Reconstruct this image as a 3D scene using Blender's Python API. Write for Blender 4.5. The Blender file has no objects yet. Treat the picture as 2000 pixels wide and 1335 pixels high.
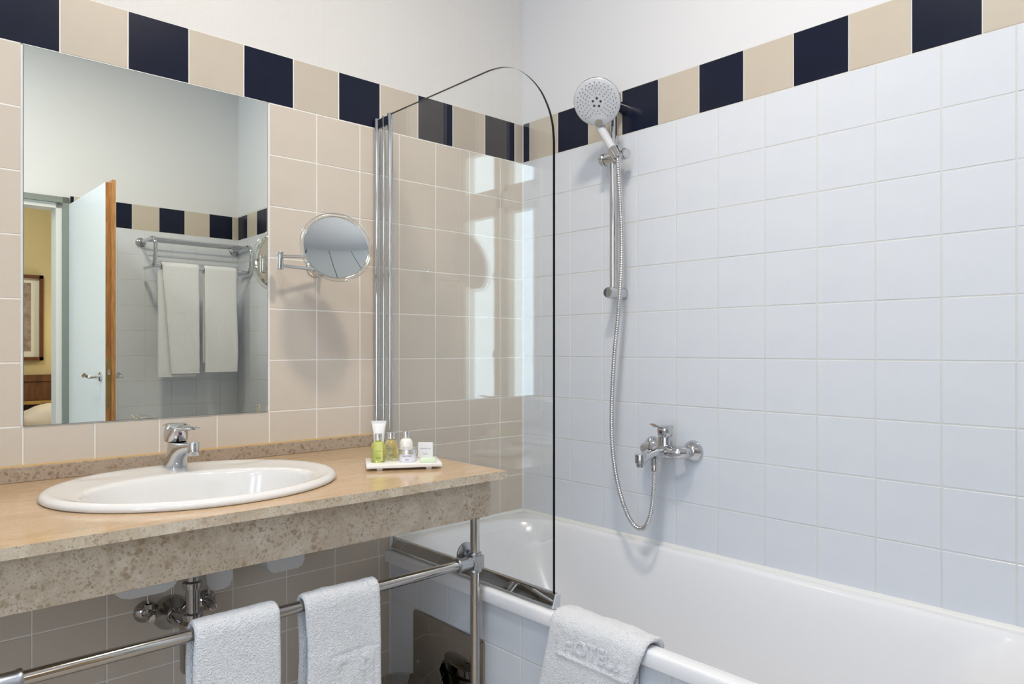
import bpy, bmesh, math, random
from math import sin, cos, pi, radians, sqrt, exp
from mathutils import Vector, Matrix, noise

random.seed(7)
S = bpy.context.scene
C = S.collection
P = 0.1525                      # tile pitch

def lin(r, g, b):
    f = lambda v: (v/255/12.92) if v/255 <= .04045 else ((v/255+.055)/1.055)**2.4
    return (f(r), f(g), f(b), 1.0)

# ------------------------------------------------------------------ camera
YAW = 0.8297
cam_d = bpy.data.cameras.new('camera')
cam = bpy.data.objects.new('camera', cam_d)
C.objects.link(cam)
cam.location = (-12.7009*P, -13.4577*P, 1.2)
cam.rotation_euler = (pi/2, 0, YAW - pi/2)
cam_d.sensor_width = 36
cam_d.lens = 36*1397.3/2000
cam_d.shift_y = 0.00708
cam_d.clip_start = 0.02
S.camera = cam

# ------------------------------------------------------------------ sky, lights, exposure
W = bpy.data.worlds.new('sky')
S.world = W
W.use_nodes = True
wn = W.node_tree.nodes
bg = wn['Background']
bg.inputs['Color'].default_value = (0.67, 0.82, 1.0, 1)
bg.inputs['Strength'].default_value = 5.8
S.view_settings.view_transform = 'Standard'
S.view_settings.look = 'None'
S.view_settings.gamma = 1
S.view_settings.use_curve_mapping = False
S.view_settings.exposure = 0.29

def area(name, loc, rot, sx, sy, power, col, portal=False, spread=pi):
    l = bpy.data.lights.new(name, 'AREA')
    l.shape = 'RECTANGLE'; l.size = sx; l.size_y = sy
    l.energy = power; l.color = col
    l.spread = spread
    if portal: l.cycles.is_portal = True
    o = bpy.data.objects.new(name, l); C.objects.link(o)
    o.location = loc; o.rotation_euler = rot
    return o
XL = -2.90                      # wall with the window
CEIL = 3.05
WY0, WY1, WZ0, WZ1 = -2.46, -1.50, 0.50, 2.80
area('window_portal', (XL-.16, (WY0+WY1)/2, (WZ0+WZ1)/2), (0, -pi/2, 0), WZ1-WZ0, WY1-WY0, 1, (1, 1, 1), portal=True)
# two added ceiling fill lamps, and the two halogen spots over the mirror
WARM = (1.0, 0.76, 0.50)
FILL_LAMPS = [(-1.90, -1.65, CEIL-.06, .22, 13, (.90, .95, 1.0)), (-1.10, -1.25, CEIL-.06, .10, 17, (1.0, .87, .71))]
for (x, y, z, r, e, lc) in FILL_LAMPS:
    l = bpy.data.lights.new('ceiling_fill_light', 'AREA'); l.shape = 'DISK'; l.size = 2*r; l.energy = e; l.color = lc
    o = bpy.data.objects.new('ceiling_fill_light', l); C.objects.link(o); o.location = (x, y, z-.03)
for x in (-1.62, -1.34):
    l = bpy.data.lights.new('halogen', 'SPOT'); l.energy = 5.5; l.color = WARM; l.shadow_soft_size = .028
    l.spot_size = radians(104); l.spot_blend = .6
    o = bpy.data.objects.new('halogen', l); C.objects.link(o); o.location = (x, -.13, 2.405)
    o.rotation_euler = (radians(-48), 0, 0)
# bedroom
l = bpy.data.lights.new('bedside_light', 'POINT'); l.energy = 5.5; l.color = (1.0, .84, .62); l.shadow_soft_size = .08
o = bpy.data.objects.new('bedside_light', l); C.objects.link(o); o.location = (-.36, -4.75, 1.36)
l = bpy.data.lights.new('bedroom_light', 'AREA'); l.size = .8; l.energy = 20; l.color = (1.0, .96, .88)
o = bpy.data.objects.new('bedroom_light', l); C.objects.link(o); o.location = (-1.4, -3.8, 2.75)

# ------------------------------------------------------------------ materials
MATS = {}
def mat(name, col, rough=.5, metal=0.0, coat=0.0, spec=.5, ior=None, sheen=0.0, trans=0.0, emit=None, es=0):
    m = bpy.data.materials.new(name); m.use_nodes = True
    b = m.node_tree.nodes['Principled BSDF']
    b.inputs['Base Color'].default_value = col
    b.inputs['Roughness'].default_value = rough
    b.inputs['Metallic'].default_value = metal
    b.inputs['Coat Weight'].default_value = coat
    b.inputs['Coat Roughness'].default_value = .04
    b.inputs['Specular IOR Level'].default_value = spec
    b.inputs['Sheen Weight'].default_value = sheen
    b.inputs['Transmission Weight'].default_value = trans
    if ior: b.inputs['IOR'].default_value = ior
    if emit:
        b.inputs['Emission Color'].default_value = emit
        b.inputs['Emission Strength'].default_value = es
    MATS[name] = m
    return m
def nodes(m): return m.node_tree.nodes, m.node_tree.links, m.node_tree.nodes['Principled BSDF']
def coords(m, scale=(1, 1, 1), kind='Object'):
    n, l, b = nodes(m)
    t = n.new('ShaderNodeTexCoord'); mp = n.new('ShaderNodeMapping')
    mp.inputs['Scale'].default_value = scale
    l.new(t.outputs[kind], mp.inputs['Vector'])
    return mp.outputs['Vector']
def noise_n(m, vec, scale, detail=3, rough=.5, dist=0):
    n, l, b = nodes(m)
    t = n.new('ShaderNodeTexNoise'); t.inputs['Scale'].default_value = scale
    t.inputs['Detail'].default_value = detail; t.inputs['Roughness'].default_value = rough
    t.inputs['Distortion'].default_value = dist
    l.new(vec, t.inputs['Vector']); return t.outputs['Fac']
def vor_n(m, vec, scale, feature='F1', out='Distance', rnd=1):
    n, l, b = nodes(m)
    t = n.new('ShaderNodeTexVoronoi'); t.inputs['Scale'].default_value = scale; t.feature = feature
    t.inputs['Randomness'].default_value = rnd
    l.new(vec, t.inputs['Vector']); return t.outputs[out]
def ramp(m, fac, stops):
    n, l, b = nodes(m)
    r = n.new('ShaderNodeValToRGB'); e = r.color_ramp.elements
    while len(e) < len(stops): e.new(.5)
    for i, (p, c) in enumerate(stops):
        e[i].position = p; e[i].color = c if len(c) == 4 else (*c, 1)
    l.new(fac, r.inputs['Fac']); return r.outputs['Color']
def g(v): return (v, v, v, 1)
def mixc(m, fac, a, b2, mode='MIX'):
    n, l, b = nodes(m)
    x = n.new('ShaderNodeMix'); x.data_type = 'RGBA'; x.blend_type = mode
    for key, v in (('Factor', fac), ('A', a), ('B', b2)):
        idx = [i for i, s in enumerate(x.inputs) if s.name == key and (s.type == ('VALUE' if key == 'Factor' else 'RGBA'))][0]
        if isinstance(v, (float, int)): x.inputs[idx].default_value = v
        elif isinstance(v, tuple): x.inputs[idx].default_value = v
        else: l.new(v, x.inputs[idx])
    return [s for s in x.outputs if s.type == 'RGBA'][0]
def bump(m, h, strength=.3, dist=.001, prev=None):
    n, l, b = nodes(m)
    k = n.new('ShaderNodeBump'); k.inputs['Strength'].default_value = strength; k.inputs['Distance'].default_value = dist
    l.new(h, k.inputs['Height'])
    if prev: l.new(prev, k.inputs['Normal'])
    l.new(k.outputs['Normal'], b.inputs['Normal']); return k.outputs['Normal']
def setc(m, c): nodes(m)[1].new(c, nodes(m)[2].inputs['Base Color'])

def tile_mat(name, col, var, rough, spec=.35):
    m = mat(name, col, rough, spec=spec)
    v = coords(m)
    f = noise_n(m, v, 9, 4, .6)
    setc(m, ramp(m, f, [(.3, col), (.72, var)]))
    bump(m, noise_n(m, v, 260, 2), .06, .0006)
    return m
T_BEIGE = tile_mat('beige_glaze', lin(209, 199, 187), lin(205, 195, 183), .27)
T_BAND = tile_mat('beige_band_glaze', lin(198, 188, 174), lin(194, 184, 170), .27)
T_WHITE = tile_mat('white_glaze', lin(218, 223, 231), lin(214, 219, 228), .22)
T_DARK = tile_mat('midnight_glaze', lin(26, 31, 50), lin(22, 27, 45), .25, .2)
T_FLOOR = tile_mat('floor_glaze', lin(184, 176, 166), lin(172, 164, 154), .35)
GROUT = mat('grout', lin(236, 234, 230), .8)
GROUT_W = mat('grout_white', lin(212, 213, 211), .8)
CAULK = mat('silicone', lin(228, 230, 230), .4)
# woven wall covering
PLAST_W = mat('woven_wallcovering', lin(219, 218, 217), .75)
v = coords(PLAST_W, (1, 1, 1)); 
_n, _l, _b = nodes(PLAST_W)
w1 = _n.new('ShaderNodeTexWave'); w1.inputs['Scale'].default_value = 38; w1.bands_direction = 'X'; w1.inputs['Distortion'].default_value = 1.2; w1.inputs['Detail Scale'].default_value = 8
w2 = _n.new('ShaderNodeTexWave'); w2.inputs['Scale'].default_value = 38; w2.bands_direction = 'Z'; w2.inputs['Distortion'].default_value = 1.2; w2.inputs['Detail Scale'].default_value = 8
_l.new(v, w1.inputs['Vector']); _l.new(v, w2.inputs['Vector'])
mm = _n.new('ShaderNodeMath'); mm.operation = 'MULTIPLY'; _l.new(w1.outputs['Fac'], mm.inputs[0]); _l.new(w2.outputs['Fac'], mm.inputs[1])
bump(PLAST_W, mm.outputs[0], .35, .0016)
PLAST = mat('smooth_plaster', lin(220, 222, 227), .8)
v = coords(PLAST); bump(PLAST, noise_n(PLAST, v, 130, 3), .12, .001)
CEIL_M = mat('ceiling_panel_white', lin(232, 233, 232), .6)
JOINT = mat('dark_joint', lin(70, 70, 70), .8)  # dark grey gaps between the ceiling panels
YELLOW = mat('ochre_wallpaper', lin(206, 190, 146), .85)
v = coords(YELLOW); bump(YELLOW, noise_n(YELLOW, v, 400, 2), .2, .001)
CARPET = mat('carpet', lin(120, 96, 72), .95)

CHROME = mat('chrome', (0.60, 0.605, 0.62, 1), .045, 1.0)
CHROME_D = mat('dark_chrome', (0.50, 0.49, 0.48, 1), .07, 1.0)
STEEL = mat('polished_steel', (0.52, 0.50, 0.48, 1), .09, 1.0)
v = coords(STEEL, (60, 60, 4)); bump(STEEL, noise_n(STEEL, v, 6, 3), .04, .0004)
STEEL_PL = mat('steel_plate', (0.40, 0.38, 0.36, 1), .03, 1.0)
CAST = mat('cast_aluminium', (0.42, 0.43, 0.45, 1), .32, 1.0)
v = coords(CAST); bump(CAST, noise_n(CAST, v, 220, 3), .25, .0006)
ALU = mat('brushed_aluminium', (0.78, 0.78, 0.79, 1), .25, 1.0)
BRASS = mat('yellowed_brass', lin(150, 140, 92), .38, .8)
MIRROR = mat('mirror_silver', (0.89, 0.91, 0.82, 1), 0.0, 1.0)
MIRROR2 = mat('magnifying_mirror_silver', (0.66, 0.69, 0.69, 1), 0.0, 1.0)
MEDGE = mat('mirror_edge', lin(70, 74, 66), .3)
PORC = mat('porcelain', lin(226, 226, 226), .07, coat=.3)
ENAM = mat('tub_enamel', lin(234, 236, 241), .17)
PLAS_W = mat('white_plastic', lin(230, 231, 233), .35)
PLAS_G = mat('grey_plastic', lin(205, 208, 214), .35)
PLAS_D = mat('dark_rubber', lin(60, 62, 64), .5)
BLACK = mat('black_plastic', lin(14, 14, 15), .35)
PAINT = mat('white_door_lacquer', lin(226, 231, 235), .35)
FRAME = mat('white_frame_lacquer', lin(222, 225, 226), .35)
SEALG = mat('grey_door_seal', lin(128, 136, 134), .5)
WINF = mat('white_window_frame', lin(226, 222, 214), .4)
PAPER = mat('paper', lin(228, 226, 214), .7)
RED = mat('red_mark', lin(200, 40, 36), .3)
BLUE = mat('blue_mark', lin(30, 60, 150), .3)
INK = mat('green_ink', lin(52, 96, 62), .5)
INKG = mat('grey_ink', lin(150, 150, 158), .5)
INKP = mat('purple_ink', lin(96, 90, 120), .5)
SOAP = mat('pale_green_soap_wrap', lin(222, 240, 212), .4)
TRAY = mat('white_tray_lacquer', lin(240, 239, 238), .2)
CREAMP = mat('cream_jar', lin(236, 235, 246), .3)
LAMPG = mat('opal_glass', lin(240, 236, 226), .3, emit=(1, .90, .78, 1), es=5)
BULB = mat('halogen_bulb', lin(240, 236, 226), .3, emit=(1, .80, .58, 1), es=40)

def wood(name, a, b2, scale=(30, 30, 2.2), rough=.45):
    m = mat(name, a, rough)
    v = coords(m, scale)
    f = noise_n(m, v, 2.2, 5, .6, .6)
    setc(m, ramp(m, f, [(.32, b2), (.66, a)]))
    bump(m, f, .08, .001)
    return m
OAK = wood('oak_edge', lin(176, 128, 78), lin(128, 84, 44), (70, 70, 5))
OAK_L = wood('oak_lip', lin(192, 144, 94), lin(150, 104, 60), (70, 70, 5))
WALNUT = wood('walnut', lin(118, 78, 48), lin(84, 52, 30), (14, 14, 2))
WALN_D = wood('dark_walnut', lin(58, 36, 24), lin(36, 22, 15), (14, 14, 2))
SHELFW = wood('light_shelf_wood', lin(190, 156, 92), lin(160, 126, 70), (14, 14, 2))
FRAMEW = wood('picture_frame_wood', lin(112, 66, 38), lin(86, 48, 26), (30, 30, 4))

# fossil limestone: freckled on the cut faces, streaky on the polished top
def stone(name, base, pale, spot, dark, freck, rough, stretch=(1, 1, 1)):
    m = mat(name, base, rough)
    v = coords(m, stretch)
    cloud = noise_n(m, v, 16, 6, .68, .6)
    col = ramp(m, cloud, [(.36, base), (.66, pale)])
    n, l, b = nodes(m)
    wv = n.new('ShaderNodeVectorMath'); wv.operation = 'ADD'
    nz = n.new('ShaderNodeTexNoise'); nz.inputs['Scale'].default_value = 60; nz.inputs['Detail'].default_value = 3; l.new(v, nz.inputs['Vector'])
    sc = n.new('ShaderNodeVectorMath'); sc.operation = 'SCALE'; sc.inputs['Scale'].default_value = .012
    l.new(nz.outputs['Color'], sc.inputs[0]); l.new(v, wv.inputs[0]); l.new(sc.outputs[0], wv.inputs[1])
    vv = wv.outputs[0]
    for scale, r0, r1, colr, dens in ((72, .22, .40, spot, .54), (135, .22, .38, spot, .50), (40, .20, .34, spot, .61), (230, .18, .32, dark, .54)):
        d = vor_n(m, vv, scale)
        msk = ramp(m, d, [(r0, g(1)), (r1, g(0))])
        dn = ramp(m, noise_n(m, v, scale*.13+1.5, 3, .7), [(dens-.10, g(0)), (dens+.02, g(1))])
        mk = mixc(m, 1.0, msk, dn, 'MULTIPLY')
        mk = mixc(m, 1.0, mk, g(freck), 'MULTIPLY')
        col = mixc(m, mk, col, colr)
    fine = ramp(m, noise_n(m, v, 420, 2), [(.35, g(.90)), (.7, g(1.06))])
    col = mixc(m, 1.0, col, fine, 'MULTIPLY')
    setc(m, col)
    bump(m, noise_n(m, v, 300, 3), .05, .0005)
    return m
STONE = stone('fossil_limestone_face', lin(186, 170, 148), lin(214, 203, 186), lin(152, 128, 98), lin(130, 108, 80), .64, .34)
STONE_T = stone('fossil_limestone_top', lin(190, 161, 126), lin(206, 178, 143), lin(172, 140, 104), lin(160, 130, 95), .35, .14, (.35, 1.3, 1))
STONE_B = stone('fossil_limestone_upstand', lin(172, 156, 138), lin(180, 165, 148), lin(128, 100, 74), lin(200, 188, 172), .6, .3)

TERRY = mat('terry_cotton', lin(240, 243, 249), 1.0, sheen=.3, spec=.1)
v = coords(TERRY); 
h1 = noise_n(TERRY, v, 330, 3, .7); h2 = vor_n(TERRY, v, 300)
nn = bump(TERRY, h1, .9, .004); bump(TERRY, h2, .6, .003, nn)
TERRY_F = mat('flat_cotton', lin(240, 241, 245), .95, sheen=.2, spec=.1)
v = coords(TERRY_F); bump(TERRY_F, noise_n(TERRY_F, v, 380, 3, .7), .35, .0012)
LINEN = mat('bed_linen', lin(236, 226, 218), .9)

# clear sheet glass: straight-through transmission with an angle-dependent reflection
def sheet_glass(name, tint, f0=.042):
    m = bpy.data.materials.new(name); m.use_nodes = True
    n = m.node_tree.nodes; l = m.node_tree.links
    n.clear()
    out = n.new('ShaderNodeOutputMaterial'); mx = n.new('ShaderNodeMixShader')
    tr = n.new('ShaderNodeBsdfTransparent'); tr.inputs['Color'].default_value = tint
    gl = n.new('ShaderNodeBsdfGlossy'); gl.inputs['Roughness'].default_value = 0.0; gl.inputs['Color'].default_value = (1, 1, 1, 1)
    ge = n.new('ShaderNodeNewGeometry'); dt = n.new('ShaderNodeVectorMath'); dt.operation = 'DOT_PRODUCT'
    l.new(ge.outputs['Incoming'], dt.inputs[0]); l.new(ge.outputs['Normal'], dt.inputs[1])
    ab = n.new('ShaderNodeMath'); ab.operation = 'ABSOLUTE'; l.new(dt.outputs['Value'], ab.inputs[0])
    om = n.new('ShaderNodeMath'); om.operation = 'SUBTRACT'; om.inputs[0].default_value = 1; l.new(ab.outputs[0], om.inputs[1]); om.use_clamp = True
    pw = n.new('ShaderNodeMath'); pw.operation = 'POWER'; l.new(om.outputs[0], pw.inputs[0]); pw.inputs[1].default_value = 5
    ma = n.new('ShaderNodeMath'); ma.operation = 'MULTIPLY_ADD'; l.new(pw.outputs[0], ma.inputs[0]); ma.inputs[1].default_value = 1-f0; ma.inputs[2].default_value = f0
    l.new(ma.outputs[0], mx.inputs[0]); l.new(tr.outputs[0], mx.inputs[1]); l.new(gl.outputs[0], mx.inputs[2]); l.new(mx.outputs[0], out.inputs[0])
    MATS[name] = m
    return m
GLASS = sheet_glass('clear_sheet_glass', (.985, .992, .988, 1))
ACRYL = sheet_glass('clear_acrylic', (.93, .94, .93, 1), .06)
GEDGE = mat('glass_edge_green_black', lin(5, 8, 8), .4, spec=.1)
BOTL = mat('green_shampoo', lin(238, 246, 158), .04, ior=1.36, trans=.92)
BOTL2 = mat('pale_gel', lin(244, 244, 196), .04, ior=1.36, trans=.94)
MILK = mat('body_milk', lin(238, 236, 228), .18, coat=.5)
PRINT = mat('faded_print', lin(150, 128, 118), .8)
v = coords(PRINT, (4, 4, 4))
pc = ramp(PRINT, noise_n(PRINT, v, 3.2, 6, .7), [(.35, lin(122, 104, 96)), (.5, lin(156, 136, 126)), (.62, lin(170, 160, 146))])
setc(PRINT, pc)

# ------------------------------------------------------------------ helpers
MW = {}                                             # world matrix of every parent, known before the depsgraph runs
def mw(o): return MW.get(o.name, Matrix())

class B:
    """collects faces in world space; make() links them as one mesh object"""
    def __init__(s): s.v = []; s.f = []; s.m = []; s.mi = 0
    def add(s, vs, fs, M=None):
        o = len(s.v)
        s.v += [tuple(M @ Vector(p)) for p in vs] if M else [tuple(p) for p in vs]
        s.f += [tuple(i+o for i in f) for f in fs]
        s.m += [s.mi]*len(fs)
        return s
    def box(s, a, b, M=None):
        x0, y0, z0 = a; x1, y1, z1 = b
        if x0 > x1: x0, x1 = x1, x0
        if y0 > y1: y0, y1 = y1, y0
        if z0 > z1: z0, z1 = z1, z0
        vs = [(x0, y0, z0), (x1, y0, z0), (x1, y1, z0), (x0, y1, z0), (x0, y0, z1), (x1, y0, z1), (x1, y1, z1), (x0, y1, z1)]
        fs = [(0, 3, 2, 1), (4, 5, 6, 7), (0, 1, 5, 4), (1, 2, 6, 5), (2, 3, 7, 6), (3, 0, 4, 7)]
        return s.add(vs, fs, M)
    def rbox(s, a, b, r, M=None, seg=2):
        bm = bmesh.new(); bmesh.ops.create_cube(bm, size=1)
        sz = [abs(b[i]-a[i]) for i in range(3)]; ce = [(a[i]+b[i])/2 for i in range(3)]
        for q in bm.verts: q.co = Vector((q.co.x*sz[0]+ce[0], q.co.y*sz[1]+ce[1], q.co.z*sz[2]+ce[2]))
        bmesh.ops.bevel(bm, geom=bm.edges[:], offset=min(r, min(sz)*.49), segments=seg, profile=.5, affect='EDGES')
        bm.verts.index_update()
        s.add([q.co.copy() for q in bm.verts], [[q.index for q in f.verts] for f in bm.faces], M)
        bm.free(); return s
    def rings(s, rings, close=(True, True), loop=True, M=None, flip=False):
        n = len(rings[0]); vs = [p for r in rings for p in r]; fs = []
        for i in range(len(rings)-1):
            for j in range(n if loop else n-1):
                a, b_, c_, d = i*n+j, i*n+(j+1) % n, (i+1)*n+(j+1) % n, (i+1)*n+j
                fs.append((d, c_, b_, a) if flip else (a, b_, c_, d))
        if close[0]: fs.append(tuple(range(n)) if flip else tuple(reversed(range(n))))
        if close[1]: fs.append(tuple(reversed([(len(rings)-1)*n+j for j in range(n)])) if flip else tuple((len(rings)-1)*n+j for j in range(n)))
        return s.add(vs, fs, M)
    def tube(s, pts, r, seg=16, caps=(True, True), flat=None):
        pts = [Vector(p) for p in pts]; n = len(pts)
        rs = r if isinstance(r, (list, tuple)) else [r]*n
        T = []
        for i in range(n):
            a = pts[max(i-1, 0)]; b_ = pts[min(i+1, n-1)]
            T.append((b_-a).normalized())
        up = Vector((0, 0, 1)) if abs(T[0].z) < .95 else Vector((1, 0, 0))
        u = (up - T[0]*up.dot(T[0])).normalized()
        out = []
        for i in range(n):
            u = (u - T[i]*u.dot(T[i])).normalized(); w = T[i].cross(u)
            ru, rw = (rs[i], rs[i]) if flat is None else (rs[i]*flat[0], rs[i]*flat[1])
            out.append([pts[i] + u*(ru*cos(2*pi*k/seg)) + w*(rw*sin(2*pi*k/seg)) for k in range(seg)])
        return s.rings(out, caps)
    def lathe(s, prof, o, axis=(0, 0, 1), seg=32, sx=1, sy=1, caps=(True, True), up=None):
        ax = Vector(axis).normalized(); o = Vector(o)
        t = Vector(up) if up else (Vector((1, 0, 0)) if abs(ax.x) < .9 else Vector((0, 1, 0)))
        u = (t - ax*t.dot(ax)).normalized(); w = ax.cross(u)
        out = [[o + ax*h + u*(r*sx*cos(2*pi*k/seg)) + w*(r*sy*sin(2*pi*k/seg)) for k in range(seg)] for r, h in prof]
        return s.rings(out, caps)
    def sphere(s, o, r, seg=20, sc=(1, 1, 1)):
        o = Vector(o); out = []
        for i in range(1, seg//2):
            th = pi*i/(seg//2)
            out.append([o + Vector((r*sin(th)*cos(2*pi*k/seg)*sc[0], r*sin(th)*sin(2*pi*k/seg)*sc[1], -r*cos(th)*sc[2])) for k in range(seg)])
        return s.rings(out)
    def poly(s, pts, d, M=None):
        """prism: polygon pts extruded by vector d"""
        d = Vector(d); n = len(pts)
        a = [Vector(p) for p in pts]; b_ = [p+d for p in a]
        fs = [tuple(reversed(range(n))), tuple(range(n, 2*n))] + [(i, (i+1) % n, n+(i+1) % n, n+i) for i in range(n)]
        return s.add(a+b_, fs, M)
    def make(s, name, ms, parent=None, smooth=30, label=None, cat=None, group=None, kind=None, recalc=False):
        if not isinstance(ms, (list, tuple)): ms = [ms]
        if parent is None:
            xs = [p[0] for p in s.v]; ys = [p[1] for p in s.v]; zs = [p[2] for p in s.v]
            org = Vector(((min(xs)+max(xs))/2, (min(ys)+max(ys))/2, min(zs)))
            Mx = Matrix.Translation(org)
        else: Mx = mw(parent)
        inv = Mx.inverted()
        me = bpy.data.meshes.new(name)
        me.from_pydata([inv @ Vector(p) for p in s.v], [], s.f)
        for m_ in ms: me.materials.append(m_)
        if len(ms) > 1: me.polygons.foreach_set('material_index', s.m)
        if recalc:
            bm = bmesh.new(); bm.from_mesh(me); bmesh.ops.recalc_face_normals(bm, faces=bm.faces[:]); bm.to_mesh(me); bm.free()
        if smooth:
            me.polygons.foreach_set('use_smooth', [True]*len(me.polygons))
            me.set_sharp_from_angle(angle=radians(smooth))
        me.update()
        o = bpy.data.objects.new(name, me); C.objects.link(o)
        if parent is None: o.location = org
        else: o.parent = parent
        MW[o.name] = Mx
        tag(o, label, cat, group, kind)
        return o

def tag(o, label=None, cat=None, group=None, kind=None):
    if label: o['label'] = label
    if cat: o['category'] = cat
    if group: o['group'] = group
    if kind: o['kind'] = kind
def thing(name, label, cat, loc, group=None, rotz=0):
    o = bpy.data.objects.new(name, None); C.objects.link(o)
    o.empty_display_size = .02
    o.location = loc; o.rotation_euler = (0, 0, rotz)
    MW[o.name] = Matrix.Translation(Vector(loc)) @ Matrix.Rotation(rotz, 4, 'Z')
    tag(o, label, cat, group)
    return o
def arc(c, r, a0, a1, n, plane):
    out = []
    for i in range(n+1):
        a = a0+(a1-a0)*i/n
        p = [c[0], c[1], c[2]]
        p[plane[0]] += r*cos(a); p[plane[1]] += r*sin(a)
        out.append(tuple(p))
    return out
def spline(P_, n=8):
    """Catmull-Rom through P_"""
    Q = [Vector(p) for p in P_]; out = []
    for i in range(len(Q)-1):
        a = Q[max(i-1, 0)]; b_ = Q[i]; c_ = Q[i+1]; d = Q[min(i+2, len(Q)-1)]
        for k in range(n):
            t = k/n
            out.append(.5*((2*b_) + (c_-a)*t + (2*a-5*b_+4*c_-d)*t*t + (-a+3*b_-3*c_+d)*t**3))
    out.append(Q[-1]); return out
_txt = {}
def text_mesh(s, size, extrude=.0002, bold=False):
    """(verts, faces) of a line of lettering centred on x, standing in the xz plane"""
    cu = bpy.data.curves.new('t', 'FONT'); cu.body = s; cu.size = size; cu.extrude = extrude
    cu.align_x = 'CENTER'; cu.resolution_u = 2
    if bold: cu.offset = size*.02
    ob = bpy.data.objects.new('t', cu); C.objects.link(ob)
    dg = bpy.context.evaluated_depsgraph_get()
    me = bpy.data.meshes.new_from_object(ob.evaluated_get(dg))
    vs = [(p.co.x, -p.co.z, p.co.y) for p in me.vertices]; fs = [tuple(f.vertices) for f in me.polygons]
    bpy.data.objects.remove(ob); bpy.data.meshes.remove(me)
    return vs, fs

# ------------------------------------------------------------------ tiles
TH = .006; GAP = .0030
_tm = {}
def tile_mesh(w, h, m, e=.0012):
    key = (round(w, 4), round(h, 4), m.name)
    if key in _tm: return _tm[key]
    a, b_ = w/2, h/2
    vs = [(-a, TH, -b_), (a, TH, -b_), (a, TH, b_), (-a, TH, b_),
          (-a, e*.8, -b_), (a, e*.8, -b_), (a, e*.8, b_), (-a, e*.8, b_),
          (-a+e, 0, -b_+e), (a-e, 0, -b_+e), (a-e, 0, b_-e), (-a+e, 0, b_-e)]
    fs = [(8, 9, 10, 11)]
    for i in range(4):
        j = (i+1) % 4
        fs += [(4+i, 4+j, 8+j, 8+i), (i, j, 4+j, 4+i)]
    me = bpy.data.meshes.new('tile'); me.from_pydata(vs, [], fs); me.materials.append(m); me.update()
    _tm[key] = me
    return me
def tile(parent, u0, u1, z0, z1, m, gap=GAP, jit=.0016):
    w, h = u1-u0-gap, z1-z0-gap
    if w < .006 or h < .006: return
    o = bpy.data.objects.new('tile', tile_mesh(w, h, m)); C.objects.link(o)
    o.parent = parent
    o.location = ((u0+u1)/2, random.uniform(-.00015, .00015), (z0+z1)/2)
    o.rotation_euler = (random.gauss(0, jit), 0, random.gauss(0, jit))
    return o
def grid_tiles(parent, us, zs, fn, skip=None):
    for i in range(len(us)-1):
        for j in range(len(zs)-1):
            if skip and skip(us[i], us[i+1], zs[j], zs[j+1]): continue
            m = fn(i, j) if callable(fn) else fn
            tile(parent, us[i], us[i+1], zs[j], zs[j+1], m)
def wall(name, loc, rotz, boxes, mats, kind='structure'):
    """boxes in the wall's own axes: x along, y into the wall, z up; a box is (x0,x1,z0,z1,y0,y1,mi)"""
    Mx = Matrix.Translation(Vector(loc)) @ Matrix.Rotation(rotz, 4, 'Z')
    b_ = B()
    for (x0, x1, z0, z1, y0, y1, mi) in boxes:
        b_.mi = mi; b_.box((x0, y0, z0), (x1, y1, z1))
    me = bpy.data.meshes.new(name); me.from_pydata(b_.v, [], b_.f)
    for m_ in mats: me.materials.append(m_)
    me.polygons.foreach_set('material_index', b_.m); me.update()
    o = bpy.data.objects.new(name, me); C.objects.link(o)
    o.location = loc; o.rotation_euler = (0, 0, rotz)
    MW[o.name] = Mx
    o['kind'] = kind
    return o
ZA = 1.2 + .7885*P                                  # a grout row
BB, BT = ZA+4*P, ZA+5*P                             # bottom and top of the tile band
XK = lambda k: (k-6.7847)*P
GY = .0010                                          # grout recess
PY = .0022                                          # plaster recess

# mirror wall ---------------------------------------------------------------
wl = wall('wall_front', (0, 0, 0), 0, [
    (XL-.1, .1, 0, BT, GY, .12, 0), (XL-.1, .1, BT, CEIL+.1, PY, .12, 1)], [GROUT, PLAST_W])
us = [XL] + [XK(k) for k in range(-12, 7)] + [0]
zs = [.92, XK(0)*0+ZA-2*P] + [ZA+j*P for j in range(-1, 5)]
MX0, MX1, MZ0, MZ1 = -1.6443, -1.0419, 1.0162, 1.9302
grid_tiles(wl, us, zs, T_BEIGE, lambda a, b_, c_, d: a > -1.66 and b_ < -1.02 and c_ > 1.0 )
usb = [XL] + [-(.285+k)*P for k in range(18, -1, -1)] + [0]
grid_tiles(wl, usb, [BB, BT], lambda i, j: T_BAND if (len(usb)-2-i) % 2 == 0 else T_DARK)
# the strip that runs down behind the bath
grid_tiles(wl, [-.690, XK(3), XK(4), XK(5), XK(6), 0], [.566, ZA-4*P, ZA-3*P, .92], T_BEIGE)

# bath wall -----------------------------------------------------------------
JY = -2.02                                          # a pier steps in beyond the bath
wr = wall('wall_right', (0, 0, 0), -pi/2, [
    (-.1, 2.9, 0, BT+.004, GY, .12, 0), (-.1, 2.9, BT+.004, CEIL+.1, PY, .12, 1)], [GROUT_W, PLAST])
usr = [0] + [(k+.6828)*P for k in range(0, 13)] + [-JY]
zr = [.5655, ZA-4*P] + [ZA+j*P for j in range(-3, 5)]
zr = [q+.004 for q in zr]; zr[0] = .566
grid_tiles(wr, usr, zr, T_WHITE)
usrb = [0] + [(k+.24)*P for k in range(0, 14)]
grid_tiles(wr, usrb, [BB+.004, BT+.004], lambda i, j: T_DARK if i % 2 == 0 else T_BAND)
pier = wall('wall_pier', (-.0712, 0, 0), -pi/2, [
    (-JY, 2.72, 0, BT, GY, .0712, 0), (-JY, 2.72, BT, CEIL, PY, .0712, 1)], [GROUT_W, PLAST])
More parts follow.
